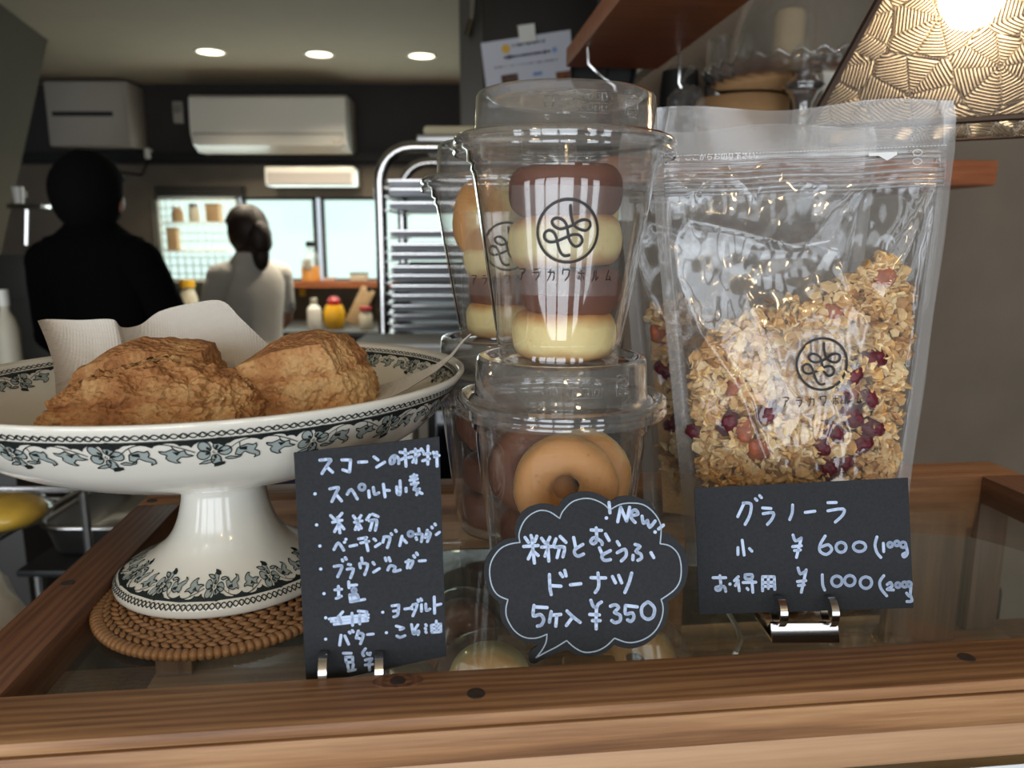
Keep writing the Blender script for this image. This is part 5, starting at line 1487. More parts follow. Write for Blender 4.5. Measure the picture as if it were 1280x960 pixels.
A2_ = [[(175, 118)], [(270, 100), (322, 95), (315, 130), (295, 172)], [(326, 52), (331, 62)], [(348, 38), (355, 50)], [(370, 85), (385, 88)], [(362, 120), (405, 118), (385, 180)], [(463, 40), (466, 60)], [(450, 85), (455, 110)], [(450, 80), (505, 85), (485, 158)],
       [(543, 72), (553, 85)], [(548, 140), (588, 115)], [(630, 40), (636, 60)], [(655, 38), (665, 62)], [(648, 125), (665, 95), (700, 105), (690, 135), (735, 125)], [(775, 68), (825, 62), (805, 110)], [(795, 55), (785, 110)], [(830, 24), (838, 36)], [(850, 4), (858, 18)], [(870, 62), (912, 58)],
       [(198, 292)], [(275, 265), (322, 260)], [(300, 240), (302, 320)], [(285, 325), (320, 310)], [(372, 208), (375, 250)], [(375, 235), (428, 230)], ringst(410, 268, 14), [(380, 305), (385, 345)], [(380, 300), (430, 297), (442, 340)], [(405, 305), (408, 345)], [(425, 310), (425, 340)], [(385, 350), (485, 332)],
       [(210, 462)], [(235, 470), (510, 440)], [(250, 488), (510, 462)], [(270, 508), (505, 482)], [(330, 420), (280, 480)], [(395, 430), (400, 515)], [(440, 415), (500, 420)], [(500, 420), (490, 470)], [(450, 440), (450, 505)], [(300, 450), (320, 500)],
       [(612, 423)], [(678, 378), (725, 372)], [(725, 372), (718, 440), (690, 455)], [(688, 415), (722, 410)], [(768, 400), (805, 395)], [(825, 370), (855, 370), (825, 448)], [(815, 385), (820, 400)], [(860, 336), (865, 347)], [(880, 328), (887, 340)], [(885, 370), (885, 415)], [(915, 365), (920, 410), (945, 400)],
       [(975, 315), (978, 430)], [(980, 375), (1022, 365)], [(210, 613)], [(318, 585), (308, 655)], [(345, 590), (372, 648)], [(376, 562), (382, 570)], [(398, 552), (404, 562)], [(440, 555), (425, 605)], [(440, 570), (475, 580), (455, 645)], [(430, 600), (462, 615)], [(505, 580), (545, 576)],
       [(638, 567)], [(708, 520), (760, 535)], [(760, 535), (735, 545)], [(712, 590), (735, 600), (768, 588)], [(815, 510), (830, 575), (855, 560)], [(860, 512), (825, 570), (865, 555), (862, 580)], [(915, 510), (920, 518)], [(911, 535), (916, 543)], [(915, 560), (919, 566)],
       [(955, 515), (960, 565)], [(955, 515), (1020, 505)], [(1020, 505), (1022, 560)], [(1022, 560), (960, 565)], [(990, 485), (992, 560)], [(960, 540), (1020, 532)],
       [(335, 712), (390, 712)], [(350, 740), (400, 738)], [(400, 738), (400, 775)], [(400, 775), (355, 775)], [(355, 775), (350, 740)], [(365, 790), (370, 820)], [(405, 790), (400, 820)], [(370, 838), (418, 828)],
       [(490, 680), (470, 710), (478, 730)], [(503, 712), (508, 720)], [(525, 710), (521, 724)], [(490, 760), (535, 750), (515, 780)], [(515, 780), (520, 830)], [(490, 795), (540, 790)]]
write(A1_, 360, 540, 6.0, oA, nA, .00108, mb); write(A2_, 370, 690, 5.645, oA, nA, .00108, mb)
mb.build('handwriting', M['pen'], tA, smooth=False, fixn=False)

def ring_clip(mb, c, r, w, axis, up, fw):
    """one narrow steel loop standing up: flat band of width w bent round a circle"""
    vs = []; fs = []; n = 24
    for k in range(n + 1):
        a = R(-20 + 400 * k / n * .9)
        d = up * math.cos(a) + fw * math.sin(a)
        for rr, s in ((r, -1), (r, 1), (r - .0007, 1), (r - .0007, -1)): vs.append(c + d * rr + axis * (s * w / 2))
    for k in range(n):
        for j in range(4):
            j2 = (j + 1) % 4; fs.append((k * 4 + j, k * 4 + j2, (k + 1) * 4 + j2, (k + 1) * 4 + j))
    mb.add(vs, fs)
def holder(label, x0, x1, yloop, card_o, card_n, base=True, zbase=None, seen=True, r=.0062, ybase=775):
    """steel base block with two loops that grip the card between them"""
    ca = PP(x0, yloop, card_o, card_n); cb = PP(x1, yloop, card_o, card_n)
    ax = (cb - ca); ax.z = 0; ax.normalize(); fw = V((0, 0, 1)).cross(ax)     # fw points away from the camera
    mid = (ca + cb) / 2
    t = thing('card_holder', label, 'card holder', (mid.x, mid.y, G), group='steel card holders')
    for c in (ca, cb):
        mb = MB(); ring_clip(mb, c - fw * .0016 + V((0, 0, -.0005)), r, .0030, ax, V((0, 0, 1)), -fw); mb.build('loop', M['steel'], t)
    W = (cb - ca).length * 1.32; rotm = Matrix((ax, fw, V((0, 0, 1)))).transposed()
    zt = min(ca.z, cb.z) - r + .0015
    zt = max(zt, G + .004)
    hh = zt - G - .0006
    c = V((mid.x, mid.y, 0)) + fw * .004
    mb = MB()
    # folded plate: sloping front, flat foot, rear lip
    def pt(a, b, z): return c + ax * a + fw * b + V((0, 0, z))
    prof = [(-.0065, G + hh), (-.0095, G + .0012), (-.0095, G + .0004), (.018, G + .0004), (.018, G + .0012), (-.0085, G + .0018), (-.0050, G + hh)]
    vs = [pt(-W / 2, b, z) for b, z in prof] + [pt(W / 2, b, z) for b, z in prof]; n = len(prof)
    mb.add(vs, [(i, (i + 1) % n, (i + 1) % n + n, i + n) for i in range(n)] + [tuple(range(n)), tuple(range(2 * n - 1, n - 1, -1))])
    mb.cbox(pt(0, .006, G + hh * .62), (W, .018, .0012), .0003, rotm)
    mb.build('base_plate', M['steel'], t)
    return t
holder('steel card holder with two loops gripping the ingredient card, partly behind the rail', 406, 475, 832, oA, nA, r=.0068)

# --- price card
oC = P(1005, 765, .2975); leanC = R(15); nC = V((.015, -math.cos(leanC), math.sin(leanC))).normalized()
cC = [PP(x, y, oC, nC) for x, y in ((874, 768), (1142, 760), (1135, 597), (868, 610))]
tC = thing('price_card', 'wide black granola price card with pale blue handwriting', 'card', tuple(cC[0]))
MB().prism(cC, -nC * .0006).build('card', M['card'], tC, smooth=False)
C_ = [[(330, 160), (297, 230)], [(325, 160), (365, 165), (360, 220), (335, 270)], [(388, 138), (396, 146)], [(410, 122), (419, 132)], [(425, 185), (468, 188)], [(428, 215), (480, 210), (475, 240), (450, 270)], [(580, 170), (578, 210), (565, 245)], [(645, 208), (695, 202)],
      [(762, 158), (805, 157)], [(762, 200), (840, 190), (840, 220), (800, 258)], [(320, 352), (330, 428)], [(298, 390), (298, 425)], [(358, 395), (370, 408)], [(582, 325), (595, 355), (625, 340)], [(625, 340), (600, 440)], [(580, 385), (625, 380)], [(590, 405), (620, 402)],
      [(748, 330), (722, 375), (722, 410), (755, 425), (782, 400), (765, 375), (730, 385)], ringst(830, 388, 26), ringst(925, 385, 32, 25), [(1015, 335), (1005, 375), (1015, 415), (1035, 440)],
      [(1048, 368), (1050, 410)], ringst(1083, 375, 12), ringst(1118, 368, 12), ringst(1150, 375, 14), [(1165, 380), (1172, 420), (1155, 438), (1148, 425), (1168, 415)],
      [(170, 545), (235, 545)], [(205, 535), (210, 600), (190, 610), (185, 595), (225, 590), (235, 615)], [(257, 578)], [(300, 540), (280, 560)], [(300, 560), (285, 585)], [(300, 570), (305, 612)], [(335, 530), (370, 530), (368, 550), (338, 550), (335, 530)],
      [(325, 570), (390, 568)], [(370, 560), (375, 620)], [(345, 600), (350, 606)], [(425, 545), (425, 612)], [(425, 540), (485, 540)], [(485, 540), (488, 605)], [(425, 570), (485, 568)], [(425, 590), (485, 588)], [(455, 540), (455, 600)],
      [(608, 495), (620, 525), (650, 510)], [(650, 505), (625, 620)], [(605, 565), (648, 560)], [(610, 585), (640, 582)], [(733, 530), (735, 580), (745, 608)], ringst(808, 563, 27), ringst(875, 560, 27), ringst(958, 570, 30),
      [(1050, 535), (1030, 565), (1035, 600), (1065, 638)], [(1068, 580), (1085, 570), (1092, 590), (1068, 605), (1100, 608)], ringst(1123, 583, 12), ringst(1158, 580, 13), ringst(1180, 578, 12), [(1190, 590), (1185, 640), (1168, 625)], [(1190, 640), (1195, 665), (1170, 668)]]
mb = MB(); write(C_, 850, 590, 4.129, oC, nC, .00125, mb)
mb.build('handwriting', M['pen'], tC, smooth=False, fixn=False)
holder('steel card holder with two loops gripping the granola price card', 972, 1035, 760, oC, nC, r=.0064)

# --- cloud-shaped card leaning on the cups
oB = P(675, 829, .2665); leanB = R(17); nB = V((-.01, -math.cos(leanB), math.sin(leanB))).normalized()
OUTL = [(180, 290), (175, 240), (195, 180), (235, 140), (290, 120), (345, 120), (390, 135), (410, 100), (450, 70), (510, 57), (570, 62), (625, 85), (655, 105), (690, 85), (740, 78), (800, 90), (850, 120), (890, 170), (905, 210), (915, 262), (960, 280), (1010, 330), (1035, 390), (1040, 450),
        (1025, 520), (985, 575), (940, 605), (942, 650), (925, 720), (880, 780), (820, 825), (760, 842), (710, 838), (670, 825), (630, 860), (580, 878), (530, 882), (480, 872), (440, 850), (400, 860), (340, 885), (300, 905), (275, 918), (250, 912), (243, 885), (258, 850), (285, 825), (230, 812),
        (180, 790), (135, 745), (105, 690), (98, 612), (60, 580), (30, 520), (20, 460), (28, 400), (55, 350), (100, 310), (140, 293)]
NOTCH = {0, 6, 12, 19, 26, 33, 38, 47, 51}
def lobes(pts, notch):
    segs = []; cur = []
    idx = sorted(notch)
    for a, b in zip(idx, idx[1:] + [idx[0] + len(pts)]):
        seg = [pts[k % len(pts)] for k in range(a, b + 1)]
        s = spline(seg, 4) if len(seg) > 2 else seg
        segs += s[:-1]
    return segs
outl = lobes(OUTL, NOTCH)
tB = thing('cloud_card', 'black speech-cloud card offering new doughnuts, leaning on the front cup', 'card', tuple(oB))
poly = [PP(600 + x / 4, 600 + y / 4, oB, nB) for x, y in outl]
MB().prism(poly, -nB * .0018).build('card', M['card'], tB, smooth=False)
INL = [(200, 312), (195, 270), (215, 215), (250, 175), (300, 152), (350, 160), (398, 192), (415, 155), (460, 110), (520, 92), (570, 98), (620, 122), (648, 150), (700, 122), (760, 115), (820, 125), (870, 165), (900, 215), (905, 260), (900, 318), (950, 330), (990, 370), (1005, 430), (1000, 500), (970, 550), (905, 597),
       (915, 640), (905, 700), (870, 760), (810, 800), (740, 812), (672, 790), (630, 830), (580, 855), (520, 860), (470, 835), (433, 802), (380, 835), (330, 860), (280, 888), (310, 850), (330, 810), (335, 770), (280, 790), (220, 785), (170, 750), (135, 690), (130, 640), (140, 598), (90, 575), (60, 530), (48, 460), (60, 400), (100, 345), (150, 320)]
NI = {0, 6, 12, 19, 25, 31, 36, 39, 42, 48}
mb = MB(); inl = lobes(INL, NI); inl.append(inl[0])
for a, b in zip(inl, inl[1:]): write([[a, b]], 600, 600, 4.0, oB, nB, .00045, mb)
mb.build('outline', M['line'], tB, smooth=False, fixn=False)
C1_ = [[(705, 105), (712, 180)], [(686, 218)], [(768, 245), (790, 140)], [(790, 140), (832, 240)], [(832, 240), (855, 140)], [(868, 200), (915, 190), (900, 160), (872, 170), (865, 215), (895, 250)], [(945, 205), (955, 255), (985, 235)], [(985, 235), (1000, 285), (1040, 240)], [(1100, 270), (1065, 298)], [(1040, 320)],
       [(95, 360), (120, 395)], [(138, 345), (150, 380)], [(180, 350), (165, 390)], [(85, 425), (190, 418)], [(145, 380), (163, 545)], [(150, 450), (118, 515)], [(155, 460), (190, 490)], [(215, 365), (240, 400)], [(275, 358), (255, 400)], [(215, 430), (290, 425)], [(258, 395), (268, 530)], [(255, 450), (240, 495)],
       [(320, 370), (305, 410)], [(350, 352), (392, 395)], [(310, 430), (380, 430), (370, 500)], [(345, 435), (328, 505)], [(448, 360), (462, 430)], [(515, 410), (460, 445), (455, 475), (480, 495), (520, 480)],
       [(575, 305), (650, 308)], [(612, 290), (615, 380), (590, 405), (572, 385), (600, 360), (650, 390), (655, 410)], [(680, 335), (705, 380)], [(635, 435), (655, 480)], [(715, 455), (655, 490), (670, 525), (715, 520)], [(765, 390), (780, 415)], [(765, 470), (820, 445), (830, 490), (795, 530)],
       [(895, 410), (930, 425), (900, 460), (935, 480), (940, 510), (915, 525)], [(880, 490), (878, 520)], [(1010, 470), (1030, 505)]]
C2_ = [[(272, 105), (275, 190), (285, 250)], [(275, 185), (355, 190)], [(350, 95), (368, 120)], [(383, 75), (393, 115)], [(425, 180), (500, 172)], [(575, 128), (680, 130)], [(625, 95), (630, 190), (605, 235)], [(730, 120), (752, 165)], [(775, 112), (797, 165)], [(870, 95), (850, 165), (820, 235)],
       [(160, 330), (155, 405), (205, 395), (230, 430), (215, 470), (185, 480)], [(165, 340), (255, 345)], [(285, 375), (275, 430), (272, 450)], [(285, 400), (355, 395)], [(325, 405), (318, 480)], [(400, 370), (440, 410), (495, 452)], [(440, 415), (395, 475)],
       [(573, 292), (590, 335), (612, 345)], [(650, 305), (615, 345), (612, 500)], [(565, 395), (635, 398)], [(585, 440), (640, 440)], [(715, 335), (750, 325), (775, 345), (745, 380), (785, 400), (785, 440), (750, 455), (725, 440)],
       [(825, 330), (825, 390), (875, 385), (885, 420), (865, 445), (840, 435)], [(825, 330), (910, 340)], [(985, 305), (945, 340), (945, 400), (985, 430), (1025, 410), (1035, 350), (1000, 310), (985, 305)]]
mb = MB(); write(C1_, 640, 610, 5.818, oB, nB, .00125, mb); write(C2_, 640, 700, 5.818, oB, nB, .00125, mb)
mb.build('handwriting', M['pen'], tB, smooth=False, fixn=False)
# ================================================================== shelves at the right
SHZ = P(1200, 197, 1.0).z
RM = Matrix((UX, VX, V((0, 0, 1)))).transposed()
def uv(p): return p
# lower shelf on the plaster wall: front edge at about one metre, right end in view
e1 = P(1250, 197, 1.03); wall_d = lambda p: (V((RW0.x, RW0.y, 0)) - V((p.x, p.y, 0))).dot(VX)
dep = wall_d(e1)
t = thing('lower_shelf', 'reddish wooden shelf board on the plaster wall behind the pouch', 'shelf', (e1.x, e1.y, SHZ - .032), TH)
local(MB().cbox((-.26, dep / 2, .016), (.52, dep - .001, .032), .003), 'board', M['rail_red'], t)
local(MB().box((-.10, dep - .02, -.02), (.02, .038, .038)), 'bracket', M['steel_soft'], t)
local(MB().box((-.42, dep - .02, -.02), (.02, .038, .038)), 'bracket', M['steel_soft'], t)
SHT = SHZ
# upper shelf reaching towards the viewer
D1 = 1.04
f1 = P(716, 75, D1); f2 = P(840, 72, D1); hz = (f1.z + f2.z) / 2
w_ = f2.x - f1.x
t = thing('upper_shelf', 'reddish-brown wooden shelf board overhead above the cups', 'shelf', (f1.x, f1.y, hz), TH)
th = .024
local(MB().cbox((w_ / 2, -.45, th / 2), (w_, 1.0, th), .002), 'board', M['rail_red'], t)
local(MB().box((w_ * .92, .05 + (wall_d(f1) - .05) / 2, th / 2), (.016, wall_d(f1) - .05, .02)), 'wall_arm', M['steel_soft'], t)
local(MB().tube([(w_ * .5, -.5, th), (w_ * .5, -.5, CEIL - hz)], .005, 8), 'hanging_rod', M['steel_soft'], t)
# hooks under the shelf, a black pan hanging from one
def hook(label, pxs, D, group):
    pts = [P(x, y, D) for x, y in pxs]; pts[0].z = hz + .0005
    t = thing('wire_hook', label, 'hook', tuple(pts[0]), group=group)
    MB().tube(pts, .0022, 8).build('wire', M['steel'], t)
    return pts
hook('bent brass-coloured wire hook under the shelf, in front of the black pan', [(735, 62), (736, 80), (748, 92), (768, 107), (770, 115)], .98, 'wire hooks under the upper shelf')
hook('thin straight wire hook under the far right corner of the overhead shelf', [(850, 66), (850, 84), (849, 104), (852, 110)], 1.02, 'wire hooks under the upper shelf')
pc = P(752, 92, 1.14)
t = thing('black_pan', 'black round pan hanging under the overhead shelf behind the notice', 'pan', tuple(pc))
rotp = Matrix.Rotation(R(90), 3, 'X')
mb = MB().lathe([(0, 0), (.036, 0), (.042, .004), (.046, .022), (.044, .022), (.040, .006), (0, .003)], 36)
mb.v = [rotp @ p for p in mb.v]; local(mb, 'pan_body', M['black'], t)
local(MB().cbox((0, -.006, .052), (.012, .005, (hz - pc.z - .053) * 2), .002), 'handle', M['black'], t)

# kraft paper tub on the lower shelf
def on_shelf(x, D):
    p = P(x, 150, D); return V((p.x, p.y, SHT + .0006))
M['kraft'] = plain('kraft_paper', srgb(168, 128, 84), .8, noise_amt=.06, noise_scale=60)
D_k = 1.225
c = on_shelf(926, D_k); r = 57 / FPX * D_k * .95; hk = min(.106, P(926, 104, D_k - r * .6).z - SHT)
t = thing('kraft_tub', 'round brown kraft paper tub behind the glass cake stand', 'tub', tuple(c))
local(MB().lathe([(0, 0), (r * .97, 0), (r, .004), (r, hk - .004), (r * .985, hk), (0, hk)], 48), 'tub_wall', M['kraft'], t)
# black lid tipped behind it
c = on_shelf(848, 1.25)
t = thing('black_canister', 'short black canister at the left behind the kraft tub', 'canister', tuple(c))
rk = .030; hk2 = P(862, 90, 1.25).z - SHT
local(MB().lathe([(0, 0), (rk, 0), (rk, hk2 * .8), (rk * .9, hk2), (0, hk2)], 28), 'body', M['black'], t)
local(MB().lathe([(rk * .92, hk2 * .99), (rk * .5, hk2 + .008), (0, hk2 + .008)], 24), 'lid', M['steel_soft'], t)
# crumpled clear bag in front of them
c = on_shelf(858, 1.14)
t = thing('crumpled_bag', 'crumpled clear plastic bag lying on the shelf behind the cups', 'bag', tuple(c))
zt = P(850, 108, 1.14).z - SHT
local(MB().ball((0, 0, zt * .5), .034, 40, 26, (1.0, .9, zt * .5 / .034), lambda p: p * (1 + .18 * noise.noise(p * 60) + .10 * noise.noise(p * 150)) if p.z > -zt * .40 else V((p.x, p.y, p.z * .999))), 'film', M['wrap'], t, smooth=False)
local(MB().tube([(-.01, 0, zt * .98), (-.004, 0, zt * 1.12), (.006, .004, zt * 1.22)], [.004, .002, .006], 8), 'twisted_top', M['wrap'], t)

# glass cake stand with dome
D_s = 1.13
c = on_shelf(1002, D_s); hp = .112; rp = .138
M['clear_glass'] = film('clear_glass', (.80, .79, .77, 1), .10, (.85, .84, .8, 1), .05, 1.52, boost=4.0)
t = thing('glass_cake_stand', 'clear glass cake stand with a ruffled rim on the wall shelf', 'cake stand', tuple(c))
local(MB().lathe([(0, .004), (.050, .003), (.058, .0), (.059, .004), (.030, .012), (.015, .022), (.0125, .036), (.018, .048), (.0125, .060), (.0125, .085), (.020, .100), (.030, hp - .004), (0, hp - .004)], 48), 'foot', M['clear_glass'], t, smooth=True)
def ruffle(p, a):
    k = max(0, (math.hypot(p.x, p.y) - .118) / .02)
    return V((p.x * (1 + .015 * k * math.cos(a * 32)), p.y * (1 + .015 * k * math.cos(a * 32)), p.z + .0038 * k * math.cos(a * 32)))
local(MB().lathe([(0, hp - .004), (.08, hp - .004), (.118, hp - .003), (.128, hp + .004), (.1375, hp + .013), (.139, hp + .017), (.136, hp + .018), (.126, hp + .009), (.116, hp + .001), (.08, hp + .0004), (0, hp + .0004)], 208, fn=ruffle), 'ruffled_plate', M['clear_glass'], t, smooth=True)
dc = V((c.x, c.y, SHT + hp + .0012))
t = thing('glass_dome', 'clear glass dome cover standing on the cake stand', 'dome', tuple(dc))
local(MB().lathe([(.1060, 0), (.1075, .001), (.1050, .02), (.101, .06), (.090, .10), (.070, .130), (.040, .148), (.012, .154), (0, .154)], 64), 'dome_shell', M['clear_glass'], t, smooth=True)
local(MB().ball((0, 0, .168), .014, 20, 14, (1, 1, 1)), 'knob', M['clear_glass'], t, smooth=True)
rc = P(982, 60, D_s)
for i, (x, lab) in enumerate(((985, 'roll cake under the glass dome'),)):
    q = P(x, 60, D_s + .01 * i); 
    t = thing('roll_cake', 'pale upright ' + lab, 'cake', (q.x, q.y, dc.z))
    local(MB().lathe([(0, 0), (.018, 0), (.021, .004), (.021, .088), (.018, .094), (0, .095)], 28), 'cake', plain('pale_cake', srgb(206, 184, 146), .8, noise_amt=.06), t)
    local(MB().lathe([(.0195, .094), (.012, .0965), (0, .097)], 24), 'top_crust', M['kraft'], t)
# glass jar at the left of the dome
q = on_shelf(908, 1.08)
t = thing('glass_tumbler', 'small clear ribbed glass standing between kraft tub and dome', 'glass', (P(903, 60, 1.225).x, 1.225, SHT + hk + .0012))
hj = P(903, 52, 1.225).z - SHT - hk
local(MB().lathe([(0, .003), (.020, .003), (.021, 0), (.0225, .004), (.0235, hj), (.0220, hj), (.0205, .008), (0, .008)], 40, fn=lambda p, a: V((p.x * (1 + .02 * math.cos(a * 20)), p.y * (1 + .02 * math.cos(a * 20)), p.z))), 'glass', M['clear_glass'], t, smooth=True)
local(MB().lathe([(.0236, hj), (.0244, hj + .001), (.0240, hj + .003), (.0225, hj + .002)], 32), 'rim', M['clear_glass'], t)
# white carton
q = on_shelf(1050, 1.19)
hc_ = P(1040, 86, 1.17).z - SHT
boxthing('white_carton', 'plain white carton on the shelf behind the foot of the cake stand', 'carton', q.x, q.y + .0, SHT + .0006, .085, .05, hc_, plain('white_card', srgb(216, 210, 196), .7), rz=TH)

# ================================================================== lamp shade of ribbed glass facets
LD = .52; LS = LD / .70
A = P(1036, 150, LD); zb_ = A.z; wB = .255 * LS; lc = V((P(1207, 150, LD).x + .030 * LS, LD + .063 * LS, zb_))
dB = .14 * LS; H_ = .205 * LS; LROT = R(-27)
tp = P(1098, 0, LD + .02); inset = (tp.x - A.x) / (tp.z - zb_)
def corner(sx, sy, k):    # k 0 bottom .. 1 top, local coordinates
    z = H_ * k; ins = inset * z
    return V((sx * (wB / 2 - ins), sy * (dB / 2 - min(ins, dB / 2 - .014)), z))
t_l = thing('pendant_lamp', 'lit pendant lamp with a four-sided shade of ribbed glass', 'lamp', tuple(lc), LROT)
def facet_mat():
    m, nt, out = new_mat('ribbed_glass'); L = nt.links.new
    tc = N(nt, 'ShaderNodeTexCoord'); sx = N(nt, 'ShaderNodeSeparateXYZ'); L(tc.outputs['Object'], sx.inputs[0])
    w = N(nt, 'ShaderNodeMath', operation='MULTIPLY'); w.inputs[1].default_value = 2 * math.pi / .0021; L(sx.outputs['X'], w.inputs[0])
    s = N(nt, 'ShaderNodeMath', operation='SINE'); L(w.outputs[0], s.inputs[0])
    bp = N(nt, 'ShaderNodeBump', Strength=1.0, Distance=.0006); L(s.outputs[0], bp.inputs['Height'])
    g = N(nt, 'ShaderNodeBsdfGlossy', Roughness=.18); g.inputs[0].default_value = (.85, .78, .68, 1); L(bp.outputs[0], g.inputs['Normal'])
    tr = N(nt, 'ShaderNodeBsdfTranslucent'); tr.inputs[0].default_value = (.80, .74, .66, 1); L(bp.outputs[0], tr.inputs['Normal'])
    tp = N(nt, 'ShaderNodeBsdfTransparent'); tp.inputs[0].default_value = (.78, .72, .64, 1)
    df = N(nt, 'ShaderNodeBsdfDiffuse'); df.inputs[0].default_value = (.06, .05, .04, 1)
    r = N(nt, 'ShaderNodeMapRange'); r.inputs['From Min'].default_value = -.5; r.inputs['From Max'].default_value = .6
    L(s.outputs[0], r.inputs['Value'])
    a = N(nt, 'ShaderNodeMixShader'); L(r.outputs[0], a.inputs[0]); L(df.outputs[0], a.inputs[1]); L(tr.outputs[0], a.inputs[2])
    b = N(nt, 'ShaderNodeMixShader'); b.inputs[0].default_value = .18; L(a.outputs[0], b.inputs[1]); L(tp.outputs[0], b.inputs[2])
    c = N(nt, 'ShaderNodeMixShader'); c.inputs[0].default_value = .12; L(b.outputs[0], c.inputs[1]); L(g.outputs[0], c.inputs[2])
    L(c.outputs[0], out.inputs[0]); return m
M['ribbed'] = facet_mat()
M['came'] = plain('dark_came', srgb(66, 50, 40), .5, .6)
def clip(poly, px_, py_, nx, ny):
    out = []
    for i in range(len(poly)):
        a, b = poly[i], poly[(i + 1) % len(poly)]
        da = (a[0] - px_) * nx + (a[1] - py_) * ny; db = (b[0] - px_) * nx + (b[1] - py_) * ny
        if da <= 0: out.append(a)
        if (da < 0 < db) or (db < 0 < da):
            f = da / (da - db); out.append((a[0] + (b[0] - a[0]) * f, a[1] + (b[1] - a[1]) * f))
    return out
def panel(name, c00, c10, c11, c01, seed, n_hub):
    """four-cornered pane split into pointed facets that fan out of hubs"""
    ax = (c10 - c00).normalized(); nrm = (c10 - c00).cross(c01 - c00).normalized(); ay = nrm.cross(ax)
    to2 = lambda p: ((p - c00).dot(ax), (p - c00).dot(ay)); q4 = [to2(p) for p in (c00, c10, c11, c01)]
    rn = random.Random(seed)
    pan = local(MB().prism([c00, c10, c11, c01], nrm * .0004), name, film('shade_backing', (.9, .86, .8, 1), .05), t_l, smooth=False)
    W = max(p[0] for p in q4); Hh = max(p[1] for p in q4)
    pitch = .052; sites = []
    j = 0; y = -.01
    while y < Hh + .03:
        x = -.025 + (j % 2) * pitch / 2
        while x < W + .03:
            hx, hy = x + rn.gauss(0, .005), y + rn.gauss(0, .005)
            k = 8; ph = rn.uniform(0, 6.28)
            for q in range(k):
                a = ph + 2 * math.pi * q / k + rn.gauss(0, .06)
                sites.append((hx + .0155 * math.cos(a), hy + .0155 * math.sin(a), a))
            x += pitch
        y += pitch * .80; j += 1
    for i, (sx_, sy_, a) in enumerate(sites):
        poly = list(q4)
        if poly[0][0] > poly[1][0]: poly.reverse()
        # outward half planes of the panel are the polygon itself; clip by the bisectors
        for m_, (ox, oy, _) in enumerate(sites):
            if m_ == i: continue
            d = math.hypot(ox - sx_, oy - sy_)
            if d > .067: continue
            poly = clip(poly, (sx_ + ox) / 2, (sy_ + oy) / 2, (ox - sx_) / d, (oy - sy_) / d)
            if len(poly) < 3: break
        if len(poly) < 3: continue
        area = abs(sum(poly[k][0] * poly[(k + 1) % len(poly)][1] - poly[(k + 1) % len(poly)][0] * poly[k][1] for k in range(len(poly)))) / 2
        if area < 1e-5: continue
        cx = sum(p[0] for p in poly) / len(poly); cy = sum(p[1] for p in poly) / len(poly)
        poly = [(cx + (p[0] - cx) * .965, cy + (p[1] - cy) * .965) for p in poly]
        # ribs run across the radius of the fan: local x along the radius
        ca, sa = math.cos(a + rn.choice((0, 0, .5, -.5))), math.sin(a)
        l_ = math.hypot(ca, sa); ca, sa = ca / l_, sa / l_
        mx = Matrix((ax * ca + ay * sa, ay * ca - ax * sa, nrm)).transposed().to_4x4()
        mx.translation = c00 + ax * cx + ay * cy - nrm * .0026
        loc = [((p[0] - cx) * ca + (p[1] - cy) * sa, -(p[0] - cx) * sa + (p[1] - cy) * ca) for p in poly]
        n = len(loc)
        vs = [V((x, y, .0026)) for x, y in loc] + [V((x * .86, y * .86, .0008)) for x, y in loc] + [V((0, 0, 0))]
        fs = [(k, (k + 1) % n, (k + 1) % n + n, k + n) for k in range(n)] + [(k + n, (k + 1) % n + n, 2 * n) for k in range(n)]
        me = MB().add(vs, fs).mesh('facet', M['ribbed'], False)
        o = bpy.data.objects.new('facet', me); COL.objects.link(o); o.parent = pan; o.matrix_local = mx
    return pan
kt = 1.0
panel('near_pane', corner(-1, -1, 0), corner(1, -1, 0), corner(1, -1, kt), corner(-1, -1, kt), 3, 9)
panel('far_pane', corner(1, 1, 0), corner(-1, 1, 0), corner(-1, 1, kt), corner(1, 1, kt), 5, 9)
panel('side_pane', corner(-1, 1, 0), corner(-1, -1, 0), corner(-1, -1, kt), corner(-1, 1, kt), 7, 5)
panel('side_pane', corner(1, -1, 0), corner(1, 1, 0), corner(1, 1, kt), corner(1, -1, kt), 9, 5)
mb = MB()
for sx in (-1, 1):
    for sy in (-1, 1): mb.tube([corner(sx, sy, 0), corner(sx, sy, kt)], .0028, 6)
mb.build('x', M['came'], None) if False else local(mb, 'corner_strips', M['came'], t_l)
local(MB().tube([corner(-1, -1, 0), corner(1, -1, 0), corner(1, 1, 0), corner(-1, 1, 0)], .0022, 6, closed=True), 'lower_rim', M['came'], t_l)
local(MB().tube([corner(-1, -1, 1), corner(1, -1, 1), corner(1, 1, 1), corner(-1, 1, 1)], .0030, 6, closed=True), 'upper_rim', M['came'], t_l)
hb = P(1207, -10, LD + .05).z - zb_
local(MB().lathe([(0, hb + .045), (.016, hb + .045), (.018, hb + .038), (.018, hb + .024), (.014, hb + .020)], 24), 'socket', M['came'], t_l)
local(MB().cyl((0, 0, hb + .045), (0, 0, CEIL - zb_), .003, 8), 'cord', M['black'], t_l)
M['bulb'] = plain('bulb_glow', (1, 1, 1, 1), .4, emit=((1.0, .78, .48, 1), 40.0))
local(MB().lathe([(0, hb - .026), (.012, hb - .022), (.020, hb - .010), (.0215, hb + .002), (.017, hb + .014), (.012, hb + .022), (0, hb + .023)], 24), 'bulb', M['bulb'], t_l, smooth=True)
point_light('pendant_lamp_light', (lc.x, lc.y, zb_ + hb - .030), .012, .50, (1.0, .86, .68))

